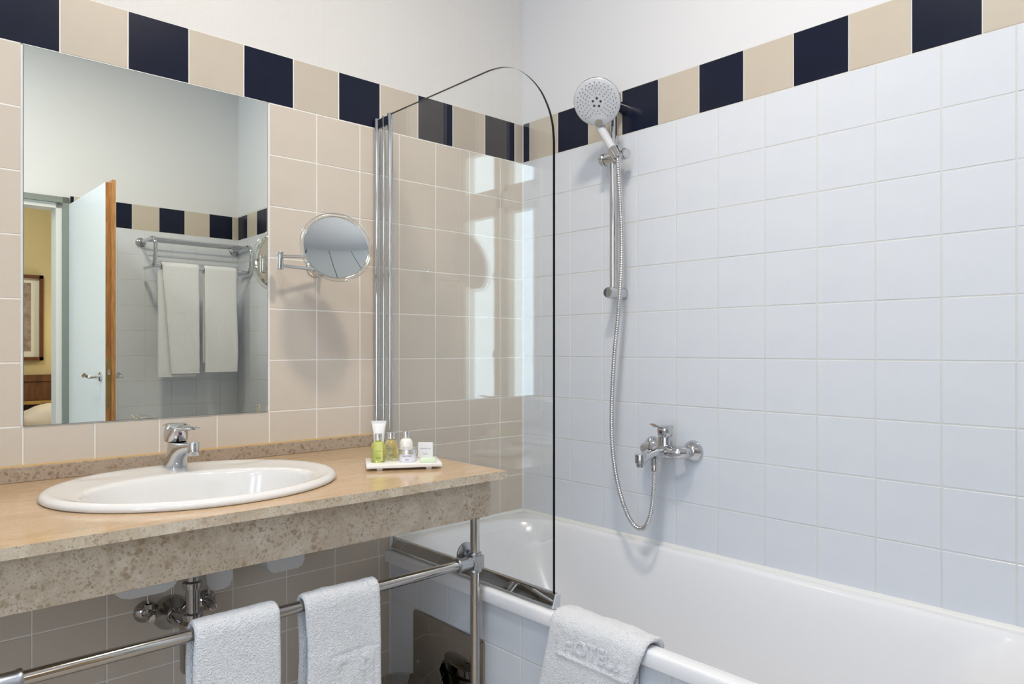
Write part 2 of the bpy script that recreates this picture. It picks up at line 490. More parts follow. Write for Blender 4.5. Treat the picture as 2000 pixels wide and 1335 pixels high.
grid_tiles(pier, [-JY+.0+k*P for k in range(0, 5)]+[2.69], [ZA-.009+j*P for j in range(-8, 5)], T_WHITE)
usp = [2.689-(.98+k)*P for k in range(3, -1, -1)] + [2.689]
usp = [-JY] + usp
grid_tiles(pier, usp, [BB-.009, BT-.009], lambda i, j: T_DARK if (len(usp)-2-i) % 2 == 0 else T_BAND)

# back wall (seen in the mirror), 1.5 degrees off square --------------------
PHI = .0267
BC = Vector((-.0712, -2.689, 0)); BU = Vector((-cos(PHI), sin(PHI), 0)); BN = Vector((sin(PHI), cos(PHI), 0))
def bw(s, off, z): return BC + BU*s + BN*off + Vector((0, 0, z))
DS0, DS1, DZ = 1.004, 1.80, 2.032
wb = wall('wall_back', BC, pi-PHI, [
    (-.1, DS0-.03, 0, BT-.009, GY, .12, 0), (DS0-.03, DS0, 0, BT-.009, PY, .12, 1), (DS1, 2.95, 0, BT-.009, PY, .12, 1), (DS0, DS1, DZ, BT-.009, PY, .12, 1),
    (-.1, 2.95, BT-.009, CEIL+.1, PY, .12, 1)], [GROUT_W, PLAST])
zb = [.0] + [ZA-.009+j*P for j in range(-8, 5)]
usq = [0] + [(.7597+k)*P for k in range(0, 6)] + [DS0-.032]
grid_tiles(wb, usq, zb, T_WHITE)
usqb = [0] + [(.2369+k)*P for k in range(0, 7)] + [DS0-.032]
usqb = [q for q in usqb if q <= DS0-.03]
grid_tiles(wb, usqb, [BB-.009, BT-.009], lambda i, j: T_BAND if i % 2 == 0 else T_DARK)

# window wall ---------------------------------------------------------------
wx = wall('wall_left', (XL, 0, 0), pi/2, [
    (-2.85, WY0, 0, CEIL+.1, 0, .22, 0), (WY1, .1, 0, CEIL+.1, 0, .22, 0),
    (WY0, WY1, 0, WZ0, 0, .22, 0), (WY0, WY1, WZ1, CEIL+.1, 0, .22, 0)], [PLAST])
fl = B().box((XL-.1, -2.95, -.1), (.1, .1, -.004)).make('floor', [GROUT], smooth=0, kind='structure')
flx = [XL+i*.3 for i in range(10)]+[-.03]
for i in range(len(flx)-1):
    for j in range(9):
        w, h = flx[i+1]-flx[i]-.003, .297
        o = B().box((flx[i]+.0015, -.3*(j+1)+.0015, -.004), (flx[i+1]-.0015, -.3*j-.0015, 0)).make('tile', [T_FLOOR], fl, smooth=0)
ce = B().box((XL-.1, -2.95, CEIL+.008), (.1, .1, CEIL+.12)).make('ceiling', [JOINT], smooth=0, kind='structure')
for i in range(9):
    a = XL+i*.32222
    B().rbox((a+.0035, -2.75, CEIL), (a+.3187, 0, CEIL+.012), .002, seg=1).make('panel', [CEIL_M], ce, smooth=0)

# boxed-out wall below the counter ------------------------------------------
LY = -.1162
wlo = wall('wall_lower', (0, LY, 0), 0, [(XL, -.690, 0, .864, GY, .1162, 0)], [GROUT])
ul = [XL] + [XK(k) for k in range(-12, 3)] + [-.690]
zl = [0, .0941, .2466, .3991, .5516, .7041, .8566]
grid_tiles(wlo, ul, zl, T_BEIGE)
B().rbox((-.6925, LY-.004, .02), (-.680, .0, .856), .003, seg=2).make('trim_1', [CAULK], smooth=40, kind='structure')
B().box((-.006, -.006, .566), (.001, .001, BB)).make('trim_2', [CAULK], smooth=0, kind='structure')
b_ = B(); b_.poly([(-.69, .0005, .562), (-.69, -.011, .5645), (-.69, -.008, .568), (-.69, .0005, .574)], (.69, 0, 0)); b_.poly([(.0005, 0, .562), (-.011, 0, .5645), (-.008, 0, .568), (.0005, 0, .574)], (0, -1.82, 0)); b_.make('trim_3', [CAULK], smooth=40, kind='structure', recalc=True)
# apron below the bath rim
APX = -.690
wap = wall('wall_apron', (APX, 0, 0), -pi/2, [(0, 1.80, 0, .532, GY, .05, 0)], [GROUT_W])
ua = [.117] + [.266+P*k for k in range(0, 11)]
ua = [q for q in ua if q < 1.79] + [1.80]
grid_tiles(wap, ua, [0, .1093, .2618, .4143, .532], T_WHITE)
B().box((-.70, -1.83, 0), (-.03, -1.80, .53)).make('wall_bath_end', [GROUT_W], smooth=0, kind='structure')

# ------------------------------------------------------------------ bathtub
tub = thing('bathtub', 'long white enamel bathtub with rolled rim set along the white tiled wall', 'bathtub', (-.36, -.85, .04))
def rrect(x0, x1, y0, y1, r, z, n=10, e=2.0):
    out = []
    for (cx_, cy_, a0) in ((x1-r[0], y1-r[0], 0), (x0+r[1], y1-r[1], pi/2), (x0+r[2], y0+r[2], pi), (x1-r[3], y0+r[3], 1.5*pi)):
        rr = r[[0, pi/2, pi, 1.5*pi].index(a0)]
        for i in range(n+1):
            a = a0 + pi/2*i/n
            out.append((cx_+rr*cos(a), cy_+rr*sin(a), z))
    return out
TX0, TX1, TY0, TY1, TZ = -.708, -.002, -1.80, -.002, .565
R4 = lambda a: (a, a, a, a)
rings = [rrect(TX0+.012, TX1, TY0, TY1, R4(.006), TZ-.034),
         rrect(TX0+.001, TX1, TY0, TY1, R4(.006), TZ-.034),
         rrect(TX0, TX1, TY0, TY1, R4(.006), TZ-.028),
         rrect(TX0, TX1, TY0, TY1, R4(.006), TZ-.008),
         rrect(TX0+.003, TX1-.001, TY0, TY1, R4(.008), TZ-.002),
         rrect(TX0+.008, TX1-.004, TY0, TY1-.003, R4(.010), TZ),
         rrect(-.674, -.026, -1.755, -.040, (.20, .20, .15, .15), TZ-.0005),
         rrect(-.668, -.031, -1.748, -.048, (.20, .20, .15, .15), TZ-.003),
         rrect(-.662, -.036, -1.740, -.058, (.20, .20, .15, .15), TZ-.012),
         rrect(-.655, -.044, -1.69, -.085, (.18, .18, .18, .18), TZ-.06),
         rrect(-.645, -.058, -1.63, -.150, (.18, .18, .18, .18), TZ-.16),
         rrect(-.630, -.078, -1.56, -.240, (.19, .18, .18, .19), TZ-.29),
         rrect(-.600, -.105, -1.45, -.320, (.18, .17, .17, .18), TZ-.375),
         rrect(-.560, -.140, -1.40, -.380, (.15, .15, .15, .15), TZ-.405),
         rrect(-.480, -.220, -1.30, -.480, (.10, .10, .10, .10), TZ-.415)]
b_ = B(); b_.rings(rings, (False, True)); 
b_.make('shell', [ENAM], tub, smooth=50)
B().lathe([(.0, .001), (.026, .001), (.03, -.001)], (-.35, -.55, TZ-.412), seg=24).make('drain', [CHROME], tub)
for (fx, fy) in ((-.55, -.45), (-.16, -.45), (-.55, -1.35), (-.16, -1.35)):
    B().lathe([(.02, 0), (.02, .12)], (fx, fy, .0), seg=12).make('foot', [PLAS_D], tub)

# steel access plate on the apron
pl = thing('access_plate', 'polished steel access plate low on the white tiled bath side', 'panel', (APX, -.417, .05))
def rr2(y0, y1, z0, z1, r, x, n=5):
    out = []
    for (cy_, cz_, a0) in ((y1-r, z1-r, 0), (y0+r, z1-r, pi/2), (y0+r, z0+r, pi), (y1-r, z0+r, 1.5*pi)):
        for i in range(n+1):
            a = a0+pi/2*i/n; out.append((x, cy_+r*cos(a), cz_+r*sin(a)))
    return out
b_ = B(); b_.rings([rr2(-.582, -.250, .05, .414, .010, APX-.0005), rr2(-.582, -.250, .05, .414, .010, APX-.0035), rr2(-.580, -.252, .052, .412, .009, APX-.0048)], flip=True)
b_.make('plate', [STEEL_PL], pl, smooth=30, recalc=True)
for (yy, zz) in ((-.275, .262), (-.557, .262), (-.275, .09), (-.557, .09)):
    B().lathe([(.0045, 0), (.0045, .0015), (.003, .0022)], (APX-.0045, yy, zz), (-1, 0, 0), seg=12).make('screw', [CHROME], pl)

# ------------------------------------------------------------------ bath screen
SX = -.672
sc = thing('shower_screen', 'frameless clear glass bath screen with rounded top corner on the tub rim', 'shower screen', (SX, -.45, TZ+.002))
edge = [(-.088, .594), (-.8231, .594), (-.8231, 1.700), (-.8222, 1.7218), (-.8177, 1.7568), (-.8044, 1.7978), (-.7774, 1.8469), (-.7385, 1.8906), (-.6927, 1.9251), (-.645, 1.9454), (-.5954, 1.954), (-.55, 1.9555), (-.088, 1.9555)]
arcp = spline([(0, a, c_) for a, c_ in edge[2:12]], 5)
pts = [(0, -.088, .594), (0, -.8231, .594)] + [tuple(p) for p in arcp] + [(0, -.088, 1.9555)]
b_ = B(); n = len(pts)
a_ = [(SX-.004, p[1], p[2]) for p in pts]; c2 = [(SX+.004, p[1], p[2]) for p in pts]
b_.add(a_+c2, [tuple(range(n)), tuple(reversed(range(n, 2*n)))])
b_.mi = 1; b_.add(a_+c2, [(i, n+i, n+(i+1) % n, (i+1) % n) for i in range(n)])
b_.make('glass_pane', [GLASS, GEDGE], sc, smooth=0, recalc=True)
B().tube([(SX, -.011, .597), (SX, -.011, 1.957)], .0105, 20).make('wall_profile', [CHROME], sc)
b_ = B(); b_.tube([(SX, -.0525, .597), (SX, -.0525, 1.958)], .0055, 16); b_.make('hinge_profile', [CHROME], sc)
b_ = B(); b_.tube([(SX, -.090, .597), (SX, -.090, 1.942)], .0085, 20); b_.make('pivot_profile', [CHROME], sc)
b_ = B(); b_.tube([(SX, -.090, 1.940), (SX, -.090, 1.9575)], .0092, 20); b_.make('pivot_cap', [CHROME], sc)
b_ = B(); b_.mi = 0; b_.box((SX-.0015, -.088, .6), (SX+.0015, -.020, 1.953)); b_.make('seal_strip', [ACRYL], sc, smooth=0)
for zz in (1.935, .62):
    b_ = B(); b_.box((SX-.004, -.088, zz-.012), (SX+.004, -.016, zz+.018)); b_.make('hinge_plate', [CHROME_D], sc, smooth=0)
sec = [(-.664, .600), (-.6755, .600), (-.6785, .5975), (-.6875, .577), (-.6885, .573), (-.6665, .573)]
b_ = B().poly([(x, -.098, z) for x, z in sec], (0, -.734, 0)); b_.make('bottom_rail', [CHROME_D], sc, smooth=20, recalc=True)
b_ = B().poly([(-.6665, -.098, .573), (-.6915, -.098, .573), (-.6945, -.098, .5668), (-.6665, -.098, .5668)], (0, -.732, 0)); b_.make('drip_seal', [ACRYL], sc, smooth=20, recalc=True)
b_ = B().poly([(x+(-.001 if x < -.67 else .001), -.8335, z+(.001 if z > .58 else -.004)) for x, z in sec], (0, -.004, 0)); b_.make('end_cap', [PLAS_G], sc, smooth=20, recalc=True)

# ------------------------------------------------------------------ worktop
wt = thing('washstand_top', 'beige limestone washstand top with fascia and upstand under the mirror', 'countertop', (-1.6, -.34, .761))
CX0, CX1, CY0, CY1, CZ = XL, -.693, -.672, -.001, .885
BCX, BCY = -1.35, -.34
N = 72
outer, inner = [], []
for k in range(N):
    a = 2*pi*k/N; dx, dy = cos(a), sin(a)
    t = min(((CX1-BCX)/dx if dx > 1e-9 else 9e9), ((CX0-BCX)/dx if dx < -1e-9 else 9e9), ((CY1-BCY)/dy if dy > 1e-9 else 9e9), ((CY0-BCY)/dy if dy < -1e-9 else 9e9))
    outer.append((BCX+dx*t, BCY+dy*t)); inner.append((BCX+.29*cos(a), BCY+.245*sin(a)))
for (qx, qy) in ((CX1, CY0), (CX1, CY1), (CX0, CY0), (CX0, CY1)):
    k = min(range(N), key=lambda i: (outer[i][0]-qx)**2+(outer[i][1]-qy)**2); outer[k] = (qx, qy)
# rounded front right corner
b_ = B(); z0 = CZ-.0205
for k in range(N):
    j = (k+1) % N
    for (zz, flip) in ((CZ, False), (z0, True)):
        q = [(*inner[k], zz), (*outer[k], zz), (*outer[j], zz), (*inner[j], zz)]
        b_.mi = 0 if zz == CZ else 1
        b_.add(q, [(3, 2, 1, 0) if flip else (0, 1, 2, 3)])
    b_.mi = 1
    b_.add([(*outer[k], z0), (*outer[j], z0), (*outer[j], CZ-.0), (*outer[k], CZ-.0)], [(0, 1, 2, 3)])
    b_.add([(*inner[k], z0), (*inner[j], z0), (*inner[j], CZ), (*inner[k], CZ)], [(3, 2, 1, 0)])
b_.make('slab', [STONE_T, STONE], wt, smooth=0)
B().rbox((XL, -.624, .761), (-.705, -.604, z0), .003).make('fascia', [STONE], wt, smooth=30)
B().rbox((XL, -.020, CZ), (-.690, -.0005, .9215), .0012, seg=1).make('upstand', [STONE_B], wt, smooth=0)
B().box((XL, -.016, .9212), (-.690, -.0005, .9235)).make('sealant_line', [mat('lamplit_sealant', lin(214, 180, 120), .5)], wt, smooth=0)  # sealant bead with the warm lamp light put into its ochre colour

# ------------------------------------------------------------------ basin
bs = thing('washbasin', 'oval white porcelain washbasin set into the limestone top', 'washbasin', (BCX, BCY, CZ-.02))
OX, OY = -1.358, -.405
def ell(cx_, cy_, a, b2, z, n=96, dip=None):
    out = []
    for k in range(n):
        t = 2*pi*k/n; x = cx_+a*cos(t); y = cy_+b2*sin(t); zz = z
        if dip:
            for (qx, qy, r1, r2, dd) in ((-1.175, -.165, .055, .022, .0022), (-1.525, -.165, .055, .022, .0022)):
                e = ((x-qx)/r1)**2+((y-qy)/r2)**2
                zz -= dd*exp(-e**2)
        out.append((x, y, zz))
    return out
def mixe(t, z, dip=True):
    f = lambda p, q: p+(q-p)*t
    return ell(f(BCX, OX), f(BCY, OY), f(.305, .245), f(.260, .177), z, dip=dip)
rg = [ell(BCX, BCY, .300, .256, CZ-.03), ell(BCX, BCY, .300, .256, CZ+.0006), ell(BCX, BCY, .3135, .2685, CZ+.0006), ell(BCX, BCY, .316, .271, CZ+.003), ell(BCX, BCY, .3165, .2715, CZ+.008),
      ell(BCX, BCY, .314, .269, CZ+.0125), ell(BCX, BCY, .310, .265, CZ+.0155), mixe(0, CZ+.0172, None), mixe(.10, CZ+.0175), mixe(.22, CZ+.0168), mixe(.36, CZ+.0160), mixe(.5, CZ+.0152), mixe(.64, CZ+.0146), mixe(.78, CZ+.0142), mixe(.9, CZ+.0140, None),
      mixe(.965, CZ+.0132, None), ell(OX, OY, .245, .177, CZ+.0105), ell(OX, OY, .241, .173, CZ+.004), ell(OX, OY, .236, .168, CZ-.015), ell(OX, OY, .225, .158, CZ-.05), ell(OX, OY, .200, .138, CZ-.10),
      ell(OX, OY, .160, .108, CZ-.135), ell(OX, OY, .10, .07, CZ-.152), ell(OX, OY, .03, .025, CZ-.157)]
b_ = B(); b_.rings(rg, (False, True)); b_.make('bowl', [PORC], bs, smooth=60)
ru = [ell(BCX, BCY, .285, .240, CZ-.03), ell(OX, OY+.02, .262, .195, CZ-.05), ell(OX, OY, .235, .170, CZ-.09), ell(OX, OY, .19, .135, CZ-.135), ell(OX, OY, .12, .08, CZ-.162), ell(OX, OY, .04, .035, CZ-.166)]
b_ = B(); b_.rings(ru, (False, True), flip=True); b_.make('underside', [PLAS_W], bs, smooth=60)
b_ = B(); q = [(-1.540, -.33, .75), (-1.525, -.33, .668), (-1.512, -.33, .657), (-1.495, -.33, .652), (-1.425, -.33, .652), (-1.405, -.33, .660), (-1.392, -.33, .680), (-1.375, -.33, .75)]
b_.poly(q, (0, .08, 0)); b_.make('overflow_housing', [PLAS_W], bs, smooth=50, recalc=True)
B().lathe([(.0, .002), (.02, .002), (.023, .0), (.023, -.004)], (OX, OY, CZ-.156), seg=24).make('drain', [CHROME], bs)
# white moulded supports under the counter
for (x0, x1, z0_, z1_) in ((-1.285, -1.222, .586, .72), (-1.128, -1.022, .598, .74)):
    b_ = B(); zc = z0_
    q = [(x0-.012, -.20, z1_), (x0, -.20, zc+.02), (x0+.008, -.20, zc+.006), (x0+.02, -.20, zc), (x1-.02, -.20, zc), (x1-.006, -.20, zc+.006), (x1, -.20, zc+.02), (x1+.004, -.20, z1_)]
    b_.poly(q, (0, .079, 0)); 
    b_.make('wall_bracket', [PLAS_W], smooth=50, recalc=True, cat='bracket', label='narrow white moulded bracket under the counter beside the waste pipe' if x0 < -1.2 else 'wide white moulded bracket under the counter above the right hanging towel')

# ------------------------------------------------------------------ basin mixer
FX, FY, FZ = -1.336, -.118, CZ+.0145
fa = thing('basin_mixer', 'chrome single lever basin mixer on the oval washbasin', 'tap', (FX, FY, FZ))
def ering(cx_, cy_, a, b2, z, tilt=0, n=28, e=2.3):
    out = []
    for k in range(n):
        t = 2*pi*k/n; c_, s_ = cos(t), sin(t)
        x = a*math.copysign(abs(c_)**(2/e), c_); y = b2*math.copysign(abs(s_)**(2/e), s_)
        out.append((cx_+x, cy_+y, z+tilt*y))
    return out
def egg(y0, y1, a, z, tip, n=36, rise=0.0):
    # plan section from the back y0 to the front y1, half width a, narrowing to tip*a at the front
    out = []; cy_, hb2 = (y0+y1)/2, (y0-y1)/2
    for k in range(n):
        t = 2*pi*k/n; c_, s_ = cos(t), sin(t)
        f = (1-s_)/2                                  # 0 at the back, 1 at the front
        w_ = a*(1-(1-tip)*f**1.6)
        out.append((FX+.105*f*f*max(0, (y0-y1)-.07)+w_*math.copysign(abs(c_)**.86, c_), cy_+hb2*s_, z+rise*f))
    return out
BY_ = FY+.032
b_ = B(); b_.rings([egg(BY_, BY_-.066, .0285, FZ, 1), egg(BY_, BY_-.066, .0285, FZ+.002, 1), egg(BY_-.001, BY_-.070, .0275, FZ+.014, .95), egg(BY_-.002, BY_-.080, .0265, FZ+.026, .88), egg(BY_-.003, BY_-.100, .0258, FZ+.036, .72, rise=.002), egg(BY_-.004, BY_-.138, .0256, FZ+.042, .60, rise=.008),
    egg(BY_-.005, BY_-.154, .0256, FZ+.048, .58, rise=.012), egg(BY_-.005, BY_-.156, .0256, FZ+.055, .58, rise=.013), egg(BY_-.005, BY_-.148, .0252, FZ+.060, .56, rise=.010), egg(BY_-.004, BY_-.090, .0246, FZ+.0635, .66, rise=.003), egg(BY_-.004, BY_-.062, .0242, FZ+.066, .96)])
b_.make('body', [CHROME], fa, smooth=60, recalc=True)
b_ = B(); b_.lathe([(.0112, -.017), (.0118, -.016), (.0122, -.004), (.0136, -.003), (.0140, .013), (.0125, .0165), (.006, .0175)], (FX+.008, FY-.111, FZ+.056), (0, .10, 1), seg=28); b_.make('aerator', [CHROME], fa, smooth=35)
b_ = B(); b_.rings([ering(FX, FY-.001, .0255, .0300, FZ+.0664), ering(FX, FY-.002, .0272, .0325, FZ+.0685), ering(FX, FY-.004, .0276, .0350, FZ+.084, -.02), ering(FX, FY-.006, .0268, .0365, FZ+.097, -.08), ering(FX, FY-.007, .0235, .0335, FZ+.106, -.16), ering(FX, FY-.006, .015, .022, FZ+.110, -.18)])
b_.make('handle_cap', [CHROME], fa, smooth=50)
lv = spline([(FX, FY+.018, FZ+.106), (FX, FY-.02, FZ+.1085), (FX+.001, FY-.06, FZ+.104), (FX+.002, FY-.095, FZ+.1045), (FX+.004, FY-.128, FZ+.108)], 5)
b_ = B(); nl = len(lv)
b_.rings([[ (p.x+wd*cos(2*pi*k/20), p.y, p.z+hd*sin(2*pi*k/20)) for k in range(20)] for p, wd, hd in [(lv[i], .0255*(1-.40*(i/(nl-1))**2)*(1 if i < nl-1 else .7), .0056*(1-.35*i/(nl-1))) for i in range(nl)]])
b_.make('lever', [CHROME], fa, smooth=60, recalc=True)
for s_, m_ in ((-1, RED), (1, BLUE)):
    b_ = B(); b_.poly([(FX+s_*.0001, FY-.0400, FZ+.084)] + [(FX+s_*.0035*sin(pi*k/8), FY-.0400, FZ+.084+.0035-.0035*cos(pi*k/8)) for k in range(9)], (0, -.0006, 0)); b_.make('temperature_mark', [m_], fa, smooth=0, recalc=True)

# ------------------------------------------------------------------ wall mirror
mr = thing('wall_mirror', 'large frameless rectangular mirror set flush between the beige tiles', 'mirror', ((MX0+MX1)/2, -.002, MZ0))
b_ = B(); b_.mi = 1; b_.box((MX0, -.0036, MZ0), (MX1, .0012, MZ1-.002))
b_.mi = 0; b_.add([(MX0+.0008, -.0038, MZ0+.0008), (MX1-.0008, -.0038, MZ0+.0008), (MX1-.0008, -.0038, MZ1-.0028), (MX0+.0008, -.0038, MZ1-.0028)], [(0, 1, 2, 3)])
b_.make('mirror_glass', [MIRROR, MEDGE], mr, smooth=0)
b_ = B()
b_.box((MX0-.005, -.001, MZ0-.0), (MX0, .0014, MZ1)); b_.box((MX1, -.001, MZ0), (MX1+.0062, .0014, MZ1)); b_.box((MX0-.005, -.001, MZ1-.002), (MX1+.0062, .0014, MZ1+.0)); b_.box((MX0, -.001, MZ0-.002), (MX1, .0014, MZ0))
b_.make('silicone_joint', [CAULK], mr, smooth=0)

# ------------------------------------------------------------------ magnifying mirror
mc = Vector((-.9215, -.195, 1.4924))
mg = thing('magnifying_mirror', 'round magnifying mirror with clear rim on a chrome folding arm', 'mirror', (-.885, 0, 1.457))
vd = (mc - cam.location).normalized(); rt = vd.cross(Vector((0, 0, 1))).normalized(); upv = rt.cross(vd)
mn = (-vd*cos(.40) + (upv*.86+rt*.5).normalized()*sin(.40)).normalized()
MR0, MR1 = .0915, .1035
b_ = B(); Rc = .75; prof = [(MR0*i/14, .004-(sqrt(Rc*Rc-(MR0)**2)-sqrt(Rc*Rc-(MR0*i/14)**2))) for i in range(1, 15)]
prof = [(.0004, prof[0][1])] + prof
# concave: the centre lies behind the rim
cv = lambda r: .002 - (sqrt(Rc*Rc-r*r)-sqrt(Rc*Rc-MR0*MR0))
b_.lathe([(MR0, -.0075), (MR0, cv(MR0))] + [(MR0*i/16, cv(MR0*i/16)) for i in range(15, 0, -1)] + [(.0005, cv(0))], mc, mn, seg=64)
b_.make('mirror_disc', [MIRROR2], mg, smooth=40)
b_ = B(); tor = [(MR0-.001, -.004), (MR1-.003, -.005), (MR1, -.002), (MR1, .002), (MR1-.003, .005), (MR0+.001, .0045), (MR0-.001, .003)]
b_.lathe(tor, mc, mn, seg=72, caps=(False, False)); b_.make('clear_rim', [ACRYL], mg, smooth=60)
b_ = B()
for rr_ in (MR0+.0008, MR1-.0006):
    ux = mn.cross(Vector((0, 0, 1))).normalized(); uy = ux.cross(mn)
    ring = [mc + ux*(rr_*cos(2*pi*k/72)) + uy*(rr_*sin(2*pi*k/72)) + mn*.003 for k in range(73)]
    b_.tube(ring, .0009, 6)
b_.make('rim_bead', [CHROME], mg, smooth=60)
b_ = B(); b_.lathe([(MR0-.004, -.0078), (.06, -.010), (.02, -.012), (.016, -.026)], mc, mn, seg=40); b_.make('back_plate', [ALU], mg, smooth=40, recalc=True)
el = Vector((-1.030, -.062, 1.457))
B().lathe([(.034, 0), (.034, .004), (.028, .010), (.014, .015), (.012, .034)], (-.885, 0, 1.457), (0, -1, 0), seg=32).make('wall_flange', [CHROME], mg, smooth=40)
b_ = B(); b_.lathe([(.0095, -.026), (.0100, -.025), (.0100, -.0008)], el, seg=24); b_.lathe([(.0100, .0008), (.0100, .025), (.0095, .026)], el, seg=24); b_.lathe([(.0088, -.002), (.0088, .002)], el, seg=24); b_.make('elbow', [CHROME], mg, smooth=35)
b_ = B(); b_.tube([(-.885, -.034, 1.443), el+Vector((0, 0, -.0135))], .0048, 14); b_.lathe([(.009, -.02), (.009, .02)], (-.885, -.036, 1.450), seg=16); b_.make('lower_arm', [CHROME], mg, smooth=40)
bk = mc - mn*.022
b_ = B(); b_.tube([el+Vector((0, 0, .0125)), Vector((bk.x, bk.y+.008, el.z+.0125))], .0048, 14); b_.tube([Vector((bk.x, bk.y+.008, el.z)), Vector((bk.x, bk.y+.008, bk.z)), bk], .0065, 14); b_.make('upper_arm', [CHROME], mg, smooth=40)

# ------------------------------------------------------------------ shower rail and hand shower
RX, RY = -.055, -.502
rail = thing('shower_rail', 'chrome vertical shower rail with sliding holder on the white tiles', 'shower rail', (RX, RY, 1.37))
B().tube([(RX, RY, 1.375), (RX, RY, 2.035)], .0120, 24).make('rail_tube', [CHROME], rail)
for zz in (1.390, 2.022):
    b_ = B(); b_.lathe([(.0205, 0), (.0205, .060), (.0190, .082), (.0165, .086)], (0, RY, zz), (-1, 0, 0), seg=32, caps=(True, True)); b_.make('wall_bracket', [CHROME], rail, smooth=40)
hz = 1.845
b_ = B(); b_.lathe([(.018, -.030), (.0215, -.028), (.0215, .004), (.0195, .005), (.0195, .030)], (RX, RY, hz), (0, 1, -.0), seg=28); b_.make('slider', [CHROME], rail, smooth=35)
b_ = B(); b_.lathe([(.021, 0), (.0225, .002), (.0225, .014), (.020, .018)], (RX, RY+.031, hz), (0, 1, 0), seg=28); b_.make('clamp_knob', [CHROME], rail, smooth=35)
hc = Vector((-.150, -.513, 2.010)); hn = Vector((-.78, -.43, -.58)).normalized()
down = (Vector((0, 0, -1))-hn*Vector((0, 0, -1)).dot(hn)).normalized(); side = hn.cross(down)
hb = Vector((-.100, -.556, 1.830))                    # handle bottom
hd_ax = ((hc-hn*.010+down*.088)-hb).normalized()      # handle direction, upward
b_ = B(); b_.tube([hb-hd_ax*.004, hb+hd_ax*.034], [.0165, .019], 24); b_.tube([Vector((RX, RY-.02, hz)), hb+hd_ax*.018], .0125, 16); b_.make('holder_cup', [CHROME], rail, smooth=35)
b_ = B(); b_.lathe([(.014, -.01), (.017, 0), (.0185, .003), (.0185, .014), (.015, .019)], (RX-.004, RY-.046, hz+.002), (-.3, -1, .05), seg=28); b_.make('tilt_knob', [CHROME], rail, smooth=35)

hs = thing('hand_shower', 'white and chrome round hand shower head hanging in the rail holder', 'shower head', hb)
b_ = B(); pth = spline([hb+hd_ax*.012, hb+hd_ax*.05, hc-hn*.010+down*.088, hc-hn*.010+down*.060, hc-hn*.014+down*.030], 6)
b_.tube(pth, [.0135+.010*(i/(len(pth)-1))**2 for i in range(len(pth))], 20, flat=(1, 1.05)); b_.make('handle', [PLAS_G], hs, smooth=60)
b_ = B(); b_.lathe([(.006, -.030), (.03, -.027), (.058, -.018), (.0755, -.006), (.0785, .001), (.0775, .005), (.0765, .0058)], hc, hn, seg=56); b_.make('chrome_back', [CHROME], hs, smooth=50)
b_ = B(); b_.lathe([(.0768, .0045), (.0762, .0075), (.0735, .0092), (.05, .0104), (.0005, .0108)], hc, hn, seg=56); b_.make('spray_face', [PLAS_G], hs, smooth=50)
NOZ = mat('nozzle_grey', lin(96, 98, 96), .5)
b_ = B(); cnt = 0
for ri, (rad, num) in enumerate(((.028, 14), (.037, 18), (.046, 22), (.055, 26), (.064, 26))):
    for k in range(num):
        a = 2*pi*(k+.5*(ri % 2))/num
        if rad > .03 and cos(a) > .93 - (.1 if rad > .05 else 0) and rad > .044: continue
        b_.lathe([(.0017, .0), (.0014, .0022)], hc+hn*.0095+down*(rad*cos(a))+side*(rad*sin(a)), hn, seg=8)
b_.make('nozzles', [NOZ], hs, smooth=0, kind='stuff')
for k in range(5):
    a = 2*pi*k/5+.5
    B().lathe([(.0042, 0), (.0036, .0016)], hc+hn*.0102+down*(.0135*cos(a))+side*(.0135*sin(a)), hn, seg=14).make('centre_jet', [PLAS_D], hs)
B().lathe([(.0128, 0), (.0128, .0016), (.011, .0028)], hc+hn*.0092+down*.066, hn, seg=24).make('select_button', [mat('button_grey', lin(150, 146, 138), .35)], hs)

hp = [hb-hd_ax*.002, (-.0875, -.5573, 1.700), (-.0895, -.5655, 1.580), (-.0915, -.5650, 1.450), (-.095, -.5548, 1.3036), (-.0975, -.5407, 1.1691), (-.1, -.533, 1.0001), (-.1025, -.5394, .8658), (-.105, -.5651, .7518), (-.1075, -.6049, .6671), (-.110, -.6450, .634), (-.1125, -.6796, .644), (-.115, -.703, .693), (-.1175, -.7146, .7667), (-.120, -.7190, .836)]
cl = spline(hp, 24)
# resample to constant pitch, then rib it
L = [0]
for i in range(1, len(cl)): L.append(L[-1]+(cl[i]-cl[i-1]).length)
pitch = .0019; q = []; i = 0
for k in range(int(L[-1]/pitch)+1):
    d = k*pitch
    while i < len(L)-2 and L[i+1] < d: i += 1
    t = (d-L[i])/max(L[i+1]-L[i], 1e-9); q.append(cl[i].lerp(cl[i+1], min(max(t, 0), 1)))
ho = thing('shower_hose', 'ribbed chrome shower hose looping from the bath mixer up to the hand shower', 'hose', (-.11, -.66, .626))
b_ = B(); b_.tube(q, [(.0084, .0082, .0064, .0064)[k % 4] for k in range(len(q))], 12); b_.make('ribbed_tube', [CHROME], ho, smooth=80)
b_ = B(); b_.lathe([(.0085, 0), (.0105, .002), (.0105, .022), (.009, .025)], (-.120, -.7190, .822), seg=20); b_.make('end_nut', [CHROME], ho, smooth=35)

